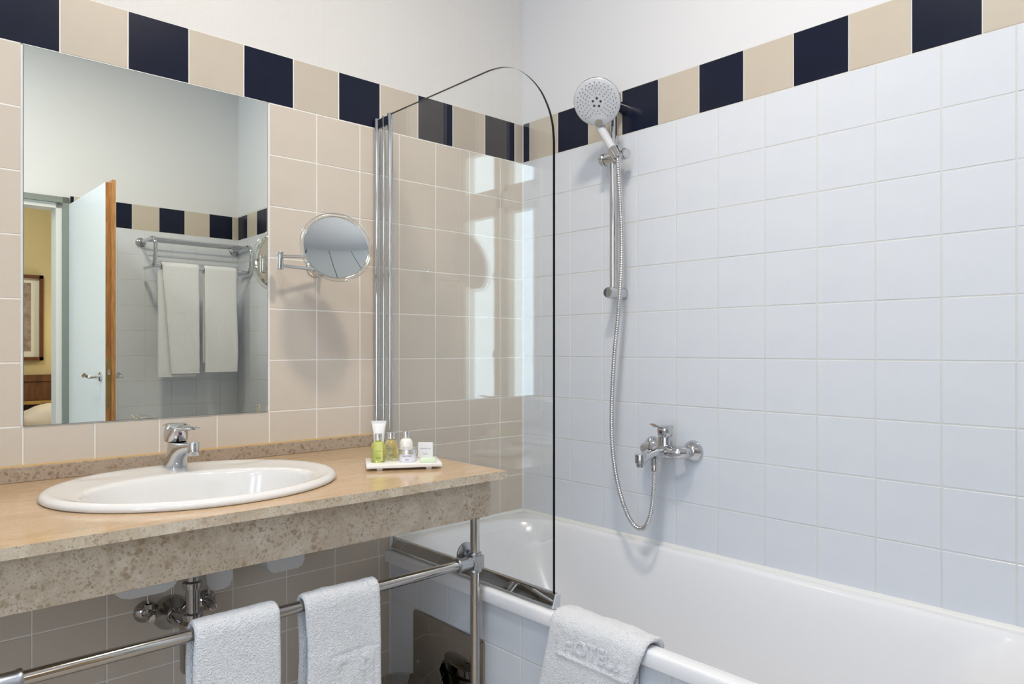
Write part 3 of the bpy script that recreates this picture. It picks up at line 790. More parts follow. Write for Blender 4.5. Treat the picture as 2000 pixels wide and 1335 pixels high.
# ------------------------------------------------------------------ bath mixer
MXX, MYY, MZZ = -.066, -.706, .880
bm_ = thing('bath_mixer', 'chrome wall mounted bath mixer with spout and lever on the white tiles', 'tap', (0, MYY, MZZ-.04))
for yy in (-.629, -.781):
    b_ = B(); b_.lathe([(.0345, 0), (.0350, .004), (.0300, .014), (.0195, .026), (.0155, .029)], (0, yy, MZZ), (-1, 0, 0), seg=36); b_.make('flange', [CHROME], bm_, smooth=40)
    b_ = B(); b_.lathe([(.0155, 0), (.0155, .016)], (-.028, yy, MZZ), (-1, 0, 0), seg=6); b_.make('union_nut', [CHROME], bm_, smooth=20)
b_ = B(); bp = [(-.042, -.629, MZZ), (-.052, -.634, MZZ), (-.064, -.655, MZZ), (-.067, -.706, MZZ), (-.064, -.757, MZZ), (-.052, -.776, MZZ), (-.042, -.781, MZZ)]
sb = spline(bp, 6); b_.tube(sb, [.0165+.006*sin(pi*i/(len(sb)-1)) for i in range(len(sb))], 22); b_.make('body', [CHROME], bm_, smooth=60)
sp = spline([(-.052, MYY-.004, MZZ), (-.095, MYY-.004, MZZ+.002), (-.135, MYY-.003, MZZ-.004), (-.165, MYY-.002, MZZ-.014), (-.181, MYY-.002, MZZ-.024)], 5)
b_ = B(); b_.tube(sp, [.028-.011*(i/(len(sp)-1))**.7 for i in range(len(sp))], 22, flat=(.66, 1.0)); b_.make('spout', [CHROME], bm_, smooth=60)
b_ = B(); b_.lathe([(.0165, .012), (.0170, .008), (.0172, -.014), (.0150, -.016), (.0125, -.017), (.0125, -.026), (.011, -.027)], (-.176, MYY-.002, MZZ-.012), (0, 0, 1), seg=24); b_.make('aerator', [CHROME], bm_, smooth=35, recalc=True)
b_ = B(); b_.lathe([(.0075, 0), (.0075, .010), (.0062, .011), (.0062, .018), (.0085, .021), (.0095, .026), (.0075, .033), (.003, .0355)], (-.128, MYY-.003, MZZ+.012), seg=20); b_.make('diverter_knob', [CHROME], bm_, smooth=50)
b_ = B(); b_.lathe([(.0115, 0), (.0115, .022)], (-.120, -.7185, MZZ-.037), seg=18); b_.make('hose_outlet', [CHROME], bm_, smooth=35)
HX, HY = -.060, -.716
b_ = B(); b_.rings([ering(HX, HY, .0235, .0235, MZZ+.012), ering(HX, HY, .0225, .0225, MZZ+.020), ering(HX, HY, .0215, .0215, MZZ+.045)]); b_.make('cartridge_collar', [CHROME], bm_, smooth=50)
b_ = B(); b_.rings([ering(HX, HY, .0215, .0215, MZZ+.0465), ering(HX, HY, .0235, .0235, MZZ+.052), ering(HX-.001, HY, .0245, .0235, MZZ+.066, 0), ering(HX-.001, HY, .0240, .0230, MZZ+.074), ering(HX-.002, HY, .019, .018, MZZ+.080)]); b_.make('handle_cap', [CHROME], bm_, smooth=50)
lv = spline([(HX+.016, HY, MZZ+.076), (HX-.012, HY, MZZ+.078), (HX-.040, HY, MZZ+.079), (HX-.064, HY, MZZ+.088)], 6); nl = len(lv)
b_ = B(); b_.rings([[(p.x, p.y+wd*cos(2*pi*k/20), p.z+hd*sin(2*pi*k/20)) for k in range(20)] for p, wd, hd in [(lv[i], .0215*(1-.45*(i/(nl-1))**1.5), .0056*(1-.45*i/(nl-1))) for i in range(nl)]]); b_.make('lever', [CHROME], bm_, smooth=60, recalc=True)
for s_, m_ in ((1, RED), (-1, BLUE)):
    b_ = B(); b_.poly([(HX-.0262, HY+s_*.0001, MZZ+.0565)] + [(HX-.0262, HY+s_*.0034*sin(pi*k/8), MZZ+.0565+.0034-.0034*cos(pi*k/8)) for k in range(9)], (-.0007, 0, 0)); b_.make('temperature_mark', [m_], bm_, smooth=0, recalc=True)

# ------------------------------------------------------------------ towel rail frame under the counter
PYY, RZ = -.612, .6475
fr = thing('towel_rail_frame', 'chrome tube legs and long towel rail under the limestone counter', 'towel rail', (-1.25, PYY, 0))
for px_ in (-.7497, -1.792):
    B().tube([(px_, PYY, .0), (px_, PYY, .7605)], .0122, 24).make('leg', [STEEL], fr)
B().tube([(-1.792, PYY, RZ), (-.752, PYY, RZ)], .0125, 24).make('rail', [STEEL], fr)
for s_, px_ in ((-1, -.7497), (1, -1.792)):
    b_ = B(); b_.lathe([(.0165, -.026), (.0175, -.024), (.0165, -.020), (.0165, .018), (.0175, .021), (.0165, .024)], (px_, PYY, RZ), seg=28)
    b_.lathe([(.0165, .006), (.0165, .050), (.0180, .053), (.0180, .058), (.0170, .0595)], (px_, PYY, RZ), (s_, 0, 0), seg=28)
    b_.box((px_-.0165, PYY-.0175, RZ-.017), (px_+.0165, PYY+.002, RZ+.017))
    cl_ = b_.make('tee_clamp', [CAST], fr, smooth=40)
    B().lathe([(.0060, 0), (.0060, .0018), (.0045, .0024), (.0044, .0012), (.0020, .0010)], (px_+s_*.010, PYY-.0175, RZ), (0, -1, 0), seg=20).make('grub_screw', [STEEL], cl_)
B().lathe([(.031, 0), (.031, .003), (.026, .007), (.013, .010), (.013, .028)], (-.7440, PYY+.045, RZ+.010), (0, -1, 0), seg=36).make('rosette', [CAST], fr, smooth=40)

# ------------------------------------------------------------------ plumbing
tr = thing('basin_trap', 'chrome bottle trap and waste pipe under the washbasin', 'waste trap', (-1.340, -.255, .43))
TXX, TYY = -1.3375, -.252
b_ = B(); b_.lathe([(.0160, .555), (.0160, .74)], (TXX, TYY, 0), seg=28); b_.make('tailpipe', [CHROME_D], tr, smooth=40)
for zz in (.632, .556):
    b_ = B(); b_.lathe([(.0180, -.010), (.0225, -.008), (.0235, .002), (.0230, .006), (.018, .009)], (TXX, TYY, zz), seg=32); b_.make('union_nut', [CHROME_D], tr, smooth=35)
b_ = B(); b_.lathe([(.014, .422), (.026, .424), (.0285, .432), (.0300, .520), (.0285, .540), (.020, .548)], (TXX, TYY, 0), seg=36); b_.make('trap_body', [CHROME_D], tr, smooth=35)
b_ = B(); b_.tube([(TXX, TYY, .530), (TXX-.012, TYY+.04, .530), (TXX-.012, LY-.002, .530)], .0155, 20); b_.make('outlet_pipe', [CHROME_D], tr, smooth=50)
b_ = B(); b_.lathe([(.044, 0), (.044, .004), (.038, .016), (.022, .030), (.0195, .038)], (TXX-.010, LY, .530), (0, -1, 0), seg=36); b_.make('wall_rosette', [CHROME_D], tr, smooth=35)
b_ = B(); b_.tube([(TXX-.030, TYY+.06, .76), (TXX-.030, TYY+.06, .60)], .0022, 8); b_.make('popup_rod', [CHROME_D], tr)
for k, (vx, vz, lab) in enumerate(((-1.407, .546, 'chrome angle stop valve left of the waste trap'), (-1.262, .540, 'chrome angle stop valve right of the waste trap'))):
    va = thing('angle_valve', lab, 'valve', (vx, LY, vz), 'angle valves under the basin')
    b_ = B(); b_.lathe([(.0275, 0), (.0275, .003), (.0235, .010), (.0125, .016), (.0115, .020)], (vx, LY, vz), (0, -1, 0), seg=32); b_.make('rosette', [CHROME_D], va, smooth=35)
    b_ = B(); b_.tube([(vx, LY-.012, vz), (vx, LY-.040, vz)], .0085, 16); b_.tube([(vx, LY-.030, vz), (vx, LY-.030, vz+.026)], .0080, 16); b_.lathe([(.0095, 0), (.0095, .012)], (vx, LY-.030, vz+.014), seg=6); b_.make('valve_body', [CHROME_D], va, smooth=30)
    b_ = B(); b_.lathe([(.011, 0), (.0125, .003), (.0125, .018), (.0105, .021), (.0075, .0212), (.0072, .0198), (.0004, .0198)], (vx, LY-.040, vz), (0, -1, -.1), seg=10); b_.make('valve_knob', [CHROME_D], va, smooth=25)
    b_ = B(); b_.tube(spline([(vx, LY-.030, vz+.024), (vx, LY-.032, vz+.10), (FX+(.01 if k else -.01), -.17, .72), (FX+(.01 if k else -.01), -.125, .86)], 8), .0042, 10); b_.make('supply_pipe', [CHROME_D], va, smooth=50)

# ------------------------------------------------------------------ towels
def fbm(x, y, z, o=3):
    s_, a = 0, 1
    for i in range(o):
        s_ += a*noise.noise(Vector((x, y, z))); x *= 2.03; y *= 2.03; z *= 2.03; a *= .5
    return s_
def drape(name, O, U, Nn, path, wl_, wr_, th, parent=None, mats=None, seed=0, emboss=None, du=.004, ds=.004, amp=.0022, fine=.0011, **kw):
    """cloth folded over a bar: path is [(n, z)...] from the back hem over the top to the front hem;
       wl_, wr_ give the left and right edge as functions of the path fraction and height"""
    U = Vector(U).normalized(); Nn = Vector(Nn).normalized(); O = Vector(O)
    cl_ = spline([(p[0], 0, p[1]) for p in path], 14)
    L_ = [0]
    for i in range(1, len(cl_)): L_.append(L_[-1]+(cl_[i]-cl_[i-1]).length)
    tot = L_[-1]; m_ = int(tot/ds); pts_ = []; i = 0
    for k in range(m_+1):
        d = tot*k/m_
        while i < len(L_)-2 and L_[i+1] < d: i += 1
        t = (d-L_[i])/max(L_[i+1]-L_[i], 1e-9); pts_.append(cl_[i].lerp(cl_[i+1], min(max(t, 0), 1)))
    nu = int((wr_(.5, 0)-wl_(.5, 0))/du)
    b_ = B(); o_s, i_s = [], []
    for k, p in enumerate(pts_):
        a = pts_[max(k-1, 0)]; c_ = pts_[min(k+1, m_)]
        t = (c_-a).normalized(); nr = Vector((-t.z, 0, t.x))      # points outward (up over the bar)
        f = k/m_; ro, ri = [], []
        wa, wb = wl_(f, p.z), wr_(f, p.z)
        for j in range(nu+1):
            s_ = j/nu; u = wa+(wb-wa)*s_
            ed = min(s_, 1-s_)*(wb-wa)
            tk = th*sqrt(max(0, 1-max(0, 1-ed/(th*.9))**2))*(1 if 2 < k < m_-2 else .8)
            tk = max(tk, th*.16)
            w_ = amp*fbm(u*14+seed, p.x*5+f*2.2, p.z*7) * min(1, abs(f-.5)*6+.25)
            h_ = fine*noise.noise(Vector((u*330+seed, p.x*330, p.z*330)))
            if emboss: h_ += emboss(f, u, p.z, s_)
            base = O + U*u
            q1 = p + nr*(tk/2+w_+h_); q2 = p - nr*(tk/2-w_)
            ro.append(base + Nn*q1.x + Vector((0, 0, q1.z))); ri.append(base + Nn*q2.x + Vector((0, 0, q2.z)))
        o_s.append(ro); i_s.append(list(reversed(ri)))
    rings_ = [o_s[k]+i_s[k] for k in range(m_+1)]
    b_.rings(rings_)
    return b_.make(name, mats or [TERRY], parent, smooth=80, recalc=True, **kw)
def barpath(r, zt, zb_back, zb_front, lean=0.0):
    p = [(-r, zb_back), (-r*1.02, (zb_back+zt)/2), (-r, zt-.03)]
    p += [(-r*cos(a), zt-.0+r*sin(a)) for a in [0, pi/4, pi/2, 3*pi/4, pi]]
    p += [(r+lean*.2, zt-.03), (r+lean*.6, (zb_front+zt)/2), (r+lean, zb_front)]
    return p
def rect_line(u, z, u0, u1, z0, z1, w=.0022):
    """distance based ridge along a rectangle outline"""
    inu = u0 <= u <= u1; inz = z0 <= z <= z1
    d = 9
    if inz: d = min(d, abs(u-u0), abs(u-u1))
    if inu: d = min(d, abs(z-z0), abs(z-z1))
    return max(0, 1-d/(w*1.6))
def embB(f, u, z, s_):
    if f < .5: return 0
    e = rect_line(u, z, -1.178, -1.066, .30, .530)*-.0016
    if -1.178 < u < -1.066 and z < .530:
        e += -.0003
        for (a, b2, c_, d) in ((-1.162, -1.132, .30, .516), (-1.120, -1.112, .36, .520), (-1.102, -1.078, .30, .508)):
            if rect_line(u, z, a, b2, c_, d, .004): e += .0020
    return e
drape('hand_towel', (0, PYY, 0), (1, 0, 0), (0, -1, 0), barpath(.0205, RZ+.001, .34, .27, .004), lambda f, z: -1.462-.004*(f > .5)*(RZ-z)*8*.2+.002*sin(z*30), lambda f, z: -1.290+.006*(RZ-z), .013, seed=3,
      du=.0035, ds=.0035, cat='towel', group='hand towels on the rail under the counter', label='plain white terry hand towel on the rail, left of the pair')
drape('hand_towel', (0, PYY, 0), (1, 0, 0), (0, -1, 0), barpath(.0200, RZ+.001, .36, .26, .004), lambda f, z: -1.231+.003*sin(z*26), lambda f, z: -1.050+.008*(RZ-z), .012, seed=11, emboss=embB, amp=.0034,
      du=.0032, ds=.0032, cat='towel', group='hand towels on the rail under the counter', label='white terry hand towel with embossed frame on the rail, nearest the tub')

# bath mat over the tub rim
def embM(f, u, z, s_):
    if f < .30: return 0
    fo = abs(u)
    e = 0
    if -1.098 < u < -.895 and .495 < z < .58: e -= .0006
    if abs(z-.493) < .004 and -1.10 < u < -.89: e += .0022
    if abs(u+.892) < .003 and z > .493: e += .0022
    if abs(u+1.098) < .003 and z > .493: e += .0018
    return e
mp = [(-.038, .535), (-.034, .560), (-.020, .576), (.0, .5795), (.020, .5775), (.036, .566), (.0425, .545), (.046, .49), (.050, .40), (.052, .30), (.052, .22)]
# U runs along -y so that "left" is nearer the mirror wall
bmx = thing('bath_mat', 'folded white embossed terry bath mat hanging over the tub rim', 'bath mat', (-.70, -.99, .22))
om_ = drape('outer_fold', (-.681, 0, 0), (0, 1, 0), (-1, 0, 0), mp, lambda f, z: -1.132+max(0, .56-z)*.33-max(0, .40-z)*.22, lambda f, z: -.862+max(0, .55-z)*.20, .013, parent=bmx, seed=21, emboss=embM, amp=.0036, du=.004, ds=.004)
drape('inner_fold', (-.6765, 0, 0), (0, 1, 0), (-1, 0, 0), [(.028, .535), (.030, .50), (.032, .40), (.034, .30), (.034, .24)], lambda f, z: -1.108+max(0, .50-z)*.03, lambda f, z: -.875, .007, parent=bmx, seed=31, amp=.0012, du=.006, ds=.006)
from mathutils.bvhtree import BVHTree
Mo = mw(om_); bv = BVHTree.FromPolygons([Mo @ q_.co for q_ in om_.data.vertices], [tuple(f_.vertices) for f_ in om_.data.polygons])
vs, fs = text_mesh('HOTELS', .040, .0001, True)
xs_ = [q_[0] for q_ in vs]; sc_ = .165/(max(xs_)-min(xs_)); out = []
for q_ in vs:
    y_, z_ = -.995-q_[0]*sc_, .508+q_[2]*1.15
    hit = bv.ray_cast(Vector((-1.0, y_, z_)), Vector((1, 0, 0)))
    out.append((hit[0].x if hit[0] else -.735) + (-.0026 if q_[1] < 0 else .002))
b_ = B(); b_.add([(out[i], -.995-q_[0]*sc_, .508+q_[2]*1.15) for i, q_ in enumerate(vs)], [tuple(reversed(f)) for f in fs]); b_.make('raised_lettering', [TERRY], bmx, smooth=0, recalc=True)

# ------------------------------------------------------------------ back wall rack and towels (seen in the mirror)
rk = thing('towel_rack', 'chrome wall rack with shelf bars and lower towel bar on the back wall', 'towel rack', bw(.32, 0, 1.66), rotz=0)
for s_ in (.600, .030):
    B().lathe([(.030, 0), (.030, .004), (.024, .012), (.013, .016), (.012, .03)], bw(s_, 0, 1.846), BN, seg=32).make('flange', [CHROME], rk, smooth=40)
    pth = spline([bw(s_, .012, 1.846), bw(s_, .12, 1.850), bw(s_, .225, 1.852), bw(s_, .262, 1.832), bw(s_, .270, 1.775), bw(s_, .255, 1.712), bw(s_, .225, 1.688), bw(s_, .150, 1.686), bw(s_, .085, 1.686)], 6)
    b_ = B(); b_.tube(pth, .0105, 18); b_.make('side_arm', [CHROME], rk, smooth=60)
for o_ in (.055, .095, .135, .175, .215):
    B().tube([bw(.030, o_, 1.853), bw(.600, o_, 1.853)], .0048, 12).make('shelf_bar', [CHROME], rk)
B().tube([bw(.030, .215, 1.690), bw(.600, .215, 1.690)], .0085, 16).make('towel_bar', [CHROME], rk)
ob_ = bw(0, .215, 0)
def embR(f, u, z, s_):
    if f < .5: return 0
    e = 0
    for (u0, u1, z0, z1) in ((.12, .30, 1.20, 1.42), (.37, .53, 1.20, 1.42)):
        if u0 < u < u1 and z0 < z < z1:
            e -= .0006
            e += .0012*(1 if (sin(u*300) > .2 and 1.27 < z < 1.39) else 0)
        e += .0010*rect_line(u, z, u0, u1, z0, z1)
    return e
drape('bath_towel', ob_, BU, BN, barpath(.016, 1.692, 1.12, 1.060, .006), lambda f, z: .104+.004*sin(z*9), lambda f, z: .305+.0*z, .012, seed=41, emboss=embR, amp=.003, du=.006, ds=.006,
      cat='towel', group='bath towels on the back wall rack', label='folded white bath towel on the back wall rack, nearer the room corner')
wa_ = thing('bath_towel', 'thicker folded white bath towel on the back wall rack, nearer the door', 'towel', bw(.45, .215, 1.02), 'bath towels on the back wall rack')
drape('outer_layer', ob_, BU, BN, barpath(.017, 1.693, 1.04, 1.055, .007), lambda f, z: .338-.0*z, lambda f, z: .552-.050*max(0, min(1, (1.69-z)/.64)), .012, parent=wa_, seed=51, emboss=embR, amp=.003, du=.006, ds=.006)
drape('inner_layer', ob_, BU, BN, [(.002, 1.67), (.004, 1.5), (.006, 1.3), (.006, 1.035)], lambda f, z: .352, lambda f, z: .572, .009, parent=wa_, seed=61, amp=.003, du=.008, ds=.008)

# small white fixture low on the pier
b_ = B(); b_.rbox((-.079, -2.382, .805), (-.0712, -2.325, .852), .003)
sw = b_.make('wall_switch', [PAPER], smooth=30, cat='switch', label='small cream wall switch low beside the back corner, seen in the mirror')
b_ = B(); b_.box((-.0795, -2.356, .836), (-.0785, -2.352, .848)); b_.make('indicator', [PLAS_D], sw, smooth=0)

# ------------------------------------------------------------------ door and frame
def bx_wall(b2, s0, s1, o0, o1, z0, z1):
    vs_ = [bw(s, o_, z) for z in (z0, z1) for (s, o_) in ((s0, o0), (s1, o0), (s1, o1), (s0, o1))]
    b2.add(vs_, [(0, 3, 2, 1), (4, 5, 6, 7), (0, 1, 5, 4), (1, 2, 6, 5), (2, 3, 7, 6), (3, 0, 4, 7)])
dr_ = thing('door_1', None, None, bw(DS0, 0, 0)); dr_['kind'] = 'structure'
b_ = B(); bx_wall(b_, DS0-.028, DS0+.006, -.13, .010, 0, DZ+.028); bx_wall(b_, DS1-.006, DS1+.028, -.13, .010, 0, DZ+.028); bx_wall(b_, DS0-.028, DS1+.028, -.13, .010, DZ-.004, DZ+.028)
b_.make('frame', [SEALG], dr_, smooth=0, recalc=True)
b_ = B(); bx_wall(b_, DS0+.006, DS0+.034, -.13, -.012, 0, DZ-.004); bx_wall(b_, DS1-.034, DS1-.006, -.13, -.012, 0, DZ-.004); bx_wall(b_, DS0+.006, DS1-.006, -.13, -.012, DZ-.034, DZ-.004)
b_.make('rebate', [FRAME], dr_, smooth=0, recalc=True)
# leaf standing open at right angles
LX0, LYh, LYe = -1.036, -2.652, -1.902
lf = thing('door_leaf', None, None, (LX0, (LYh+LYe)/2, .01)); lf['kind'] = 'structure'
lf.name = 'door_2'; MW['door_2'] = MW['door_leaf']
sk = lambda y: LX0 - .012*(LYe-y)/(LYe-LYh)
def leafbox(b2, xo0, xo1, y0, y1, z0, z1):
    vs_ = [(sk(y)+xo, y, z) for z in (z0, z1) for (xo, y) in ((xo0, y0), (xo1, y0), (xo1, y1), (xo0, y1))]
    b2.add(vs_, [(0, 1, 2, 3), (7, 6, 5, 4), (4, 5, 1, 0), (5, 6, 2, 1), (6, 7, 3, 2), (7, 4, 0, 3)])
b_ = B(); leafbox(b_, -.0012, 0, LYh, LYe-.0, .01, 2.022); b_.make('painted_face', [PAINT], lf, smooth=0, recalc=True)
b_ = B(); leafbox(b_, 0, .026, LYh, LYe, .01, 2.022); b_.make('core', [OAK], lf, smooth=0, recalc=True)
b_ = B(); leafbox(b_, .026, .042, LYh, LYe+.014, .01, 2.036); b_.make('overlap_lip', [OAK_L], lf, smooth=0, recalc=True)
b_ = B(); leafbox(b_, .042, .0432, LYh, LYe+.014, .01, 2.036); b_.make('painted_back', [PAINT], lf, smooth=0, recalc=True)
lk = B(); leafbox(lk, .005, .019, LYe-.001, LYe+.0012, .905, 1.155); lk = lk.make('lock_plate', [BRASS], lf, smooth=0, recalc=True)
b_ = B(); leafbox(b_, .006, .018, LYe-.001, LYe+.011, 1.073, 1.101); b_.make('latch', [CHROME], lk, smooth=0, recalc=True)
for zz in (1.140, .920):
    B().lathe([(.0035, 0), (.0028, .0012)], (LX0+.012, LYe+.0010, zz), (0, 1, 0), seg=10).make('screw', [STEEL], lk)
for s_, xo in ((-1, -.0012), (1, .0432)):
    hy = LYe-.075; x0_ = sk(hy)+xo
    h_ = B(); h_.lathe([(.0245, 0), (.0245, .006), (.020, .009), (.011, .010)], (x0_, hy, 1.062), (s_, 0, 0), seg=28); h_ = h_.make('handle_rosette', [CHROME], lf, smooth=35)
    b_ = B(); b_.tube(spline([(x0_+s_*.008, hy, 1.062), (x0_+s_*.040, hy, 1.062), (x0_+s_*.052, hy-.012, 1.062), (x0_+s_*.055, hy-.045, 1.066), (x0_+s_*.055, hy-.085, 1.073), (x0_+s_*.055, hy-.115, 1.064)], 6), .0085, 14, flat=(1.0, .8)); b_.make('lever', [CHROME], h_, smooth=50)

# ------------------------------------------------------------------ window
wi = thing('window_1', None, None, (XL, (WY0+WY1)/2, WZ0)); wi['kind'] = 'structure'
ZT0, ZT1 = 2.25, 2.36; YM = -1.940
FXA, FXB = XL-.12, XL-.05
b_ = B()
b_.box((FXA, WY0, WZ0), (FXB, WY0+.05, WZ1)); b_.box((FXA, WY1-.05, WZ0), (FXB, WY1, WZ1)); b_.box((FXA, WY0, WZ0), (FXB, WY1, WZ0+.05)); b_.box((FXA, WY0, WZ1-.05), (FXB, WY1, WZ1))
b_.box((FXA, YM-.035, WZ0), (FXB+.012, YM+.035, WZ1)); b_.box((FXA, WY0, ZT0), (FXB+.012, WY1, ZT1))
b_.make('window_frame', [WINF], wi, smooth=0)
for (y0, y1) in ((WY0+.05, YM-.035), (YM+.035, WY1-.05)):
    for (z0_, z1_) in ((WZ0+.05, ZT0), (ZT1, WZ1-.05)):
        cs = B(); t_ = .045
        cs.box((FXA+.01, y0, z0_), (FXB+.006, y0+t_, z1_)); cs.box((FXA+.01, y1-t_, z0_), (FXB+.006, y1, z1_)); cs.box((FXA+.01, y0, z0_), (FXB+.006, y1, z0_+t_)); cs.box((FXA+.01, y0, z1_-t_), (FXB+.006, y1, z1_))
        cs = cs.make('casement', [WINF], wi, smooth=0)
        B().box((FXA+.03, y0+t_, z0_+t_), (FXA+.034, y1-t_, z1_-t_)).make('pane', [GLASS], cs, smooth=0)
for zz in (1.14, 1.72):
    B().tube([(FXB+.008, YM-.055, zz), (FXB+.035, YM-.055, zz), (FXB+.035, YM-.055, zz+.05)], .005, 8).make('hinge_pin', [STEEL], wi)
B().rbox((XL-.13, WY0-.03, WZ0-.03), (XL+.06, WY1+.03, WZ0), .004).make('window_sill', [WINF], wi, smooth=30)

# ------------------------------------------------------------------ lamps
for (lx, ly, lr, ll) in ((-1.90, -1.65, 1.25, 'large round opal ceiling lamp near the bathroom doorway, added as cool fill light'), (-1.10, -1.25, .6, 'smaller round opal ceiling lamp nearer the bathtub, added to light the back wall')):
    clp = thing('added_ceiling_lamp', ll, 'lamp', (lx, ly, CEIL-.05), 'added ceiling lamps')  # fixtures made up to carry the two fill lights
    B().lathe([(.19*lr, 0), (.19*lr, .045)], (lx, ly, CEIL-.045), seg=40).make('lamp_base', [ALU], clp, smooth=30)
    B().lathe([(.02, -.006), (.12*lr, -.004), (.175*lr, .004)], (lx, ly, CEIL-.049), seg=40).make('opal_disc', [LAMPG], clp, smooth=60)
hl = thing('mirror_lamp', 'chrome two-spot halogen lamp on the wall above the mirror', 'lamp', (-1.48, 0, 2.42))
B().rbox((-1.66, -.03, 2.46), (-1.30, -.001, 2.50), .004).make('mounting_bar', [CHROME], hl)
for x in (-1.62, -1.34):
    B().tube([(x, -.03, 2.48), (x, -.13, 2.48)], .006, 10).make('spot_arm', [CHROME], hl)
    sh = B(); sh.lathe([(.034, -.045), (.033, -.02), (.018, .02), (.010, .026)], (x, -.13, 2.46), seg=28, caps=(False, True)); sh = sh.make('spot_shade', [CHROME], hl)
    B().sphere((x, -.13, 2.442), .013, 14).make('bulb', [BULB], sh)

# ------------------------------------------------------------------ pedal bin
PX_, PY_ = -.834, -.378
pb = thing('pedal_bin', 'small round polished steel pedal bin with black trim by the bath side', 'bin', (PX_, PY_, 0))
B().lathe([(.076, .008), (.080, .010), (.0805, .229), (.081, .230)], (PX_, PY_, 0), seg=48).make('body', [STEEL_PL], pb, smooth=35)
B().lathe([(.082, 0), (.084, .002), (.084, .012), (.082, .014)], (PX_, PY_, 0), seg=48).make('base_ring', [BLACK], pb, smooth=35)
B().lathe([(.0835, .230), (.0850, .232), (.0850, .2395), (.0835, .241)], (PX_, PY_, 0), seg=48).make('rim_ring', [BLACK], pb, smooth=35)
B().lathe([(.0835, .242), (.0840, .256), (.0815, .268), (.070, .276), (.040, .2815), (.001, .283)], (PX_, PY_, 0), seg=48).make('lid', [STEEL_PL], pb, smooth=35)
hx = Vector((.5, .87, 0)).normalized()
b_ = B(); hM = Matrix.Translation((PX_, PY_, 0)) @ Matrix.Rotation(math.atan2(hx.y, hx.x), 4, 'Z')
b_.poly([tuple(hM @ Vector(p)) for p in ((.078, -.022, .245), (.098, -.022, .232), (.108, -.022, .21), (.102, -.022, .16), (.092, -.022, .10), (.080, -.022, .10))], hM.to_3x3() @ Vector((0, .044, 0))); b_.make('hinge_block', [BLACK], pb, smooth=30, recalc=True)
hp_ = [hM @ Vector(p) for p in ((.088, -.028, .205), (.112, -.024, .15), (.114, 0, .10), (.112, .024, .15), (.088, .028, .205))]
B().tube(spline(hp_, 6), .0018, 8).make('wire_handle', [CHROME], pb)
b_ = B(); b_.rbox((-.125, -.02, .006), (-.078, .02, .012), .003, M=hM); b_.make('pedal', [BLACK], pb)

# ------------------------------------------------------------------ toiletries tray
TA = math.atan2(-.0973, .1704)
TC = Vector((-.8535, -.4335, 0))
TM = Matrix.Translation(TC) @ Matrix.Rotation(TA, 4, 'Z')
ty = thing('amenity_tray', 'small white rectangular tray on two feet at the right of the counter', 'tray', (TC.x, TC.y, CZ))
TT = .9005
B().rbox((-.098, -.064, CZ+.0065), (.098, .064, TT), .0012, M=TM, seg=2).make('tray_top', [TRAY], ty, smooth=25)
for x in (-.064, .064):
    B().rbox((x-.0075, -.056, CZ), (x+.0075, .056, CZ+.0065), .001, M=TM, seg=1).make('foot', [TRAY], ty, smooth=25)
tocam = lambda p: math.atan2(cam.location.y-p[1], cam.location.x-p[0])
def wrap_text(s, size, p, r, z, parent, m_, name='lettering', turn=0.0):
    vs_, fs_ = text_mesh(s, size, .00008)
    a0 = tocam(p)+turn; b_ = B()
    b_.add([(p[0]+(r+.00025-q[1])*cos(a0+q[0]/r), p[1]+(r+.00025-q[1])*sin(a0+q[0]/r), z+q[2]) for q in vs_], fs_)
    b_.make(name, [m_], parent, smooth=0, recalc=True)
def bottle(p, r, h, label, ml, ink, lines, nm='shampoo_bottle'):
    t = thing(nm, label, 'bottle', (p[0], p[1], TT), 'toiletries on the white tray')
    hb_ = h-.0195
    prof = [(r*.80, 0), (r*.95, .0015), (r, .006), (r, hb_*.68), (r*.97, hb_*.79), (r*.88, hb_*.89), (r*.74, hb_*.955), (r*.56, hb_*.992), (.0082, hb_), (.0082, hb_+.004)]
    B().lathe(prof, (p[0], p[1], TT+.0002), seg=40).make('bottle_body', [ml], t, smooth=50)
    c0 = TT+hb_+.0025; cr = .0091
    pr = [(cr, 0), (cr+.0007, .0008), (cr+.0007, .004), (cr, .0048), (cr+.0007, .0056), (cr+.0007, .0095), (cr, .0102), (cr+.0007, .011), (cr+.0007, .0172), (cr-.0004, .018), (cr*.5, .0183)]
    B().lathe(pr, (p[0], p[1], c0), seg=32).make('screw_cap', [ALU], t, smooth=25)
    for s, size, dz in lines: wrap_text(s, size, p, r, TT+dz, t, ink)
    return t
bt1 = bottle((-.9145, -.4085), .0192, .0745, 'bright green shampoo bottle with silver cap at the left front of the tray', BOTL, INK, (('SHAMPOO', .0036, .030), ('NH', .0080, .010)))
bottle((-.8690, -.4000), .0182, .0740, 'paler yellow-green gel bottle with silver cap, behind between two bottles', BOTL2, INK, (('SHOWER GEL', .0034, .031), ('ROSEMARY', .0024, .0265), ('NH', .0085, .012)), 'gel_bottle')
bottle((-.8290, -.4130), .0182, .0755, 'milky white body lotion bottle with silver cap behind the cream jar', MILK, INKG, (('BODY MILK', .0036, .031), ('ALOE VERA', .0026, .026)), 'lotion_bottle')
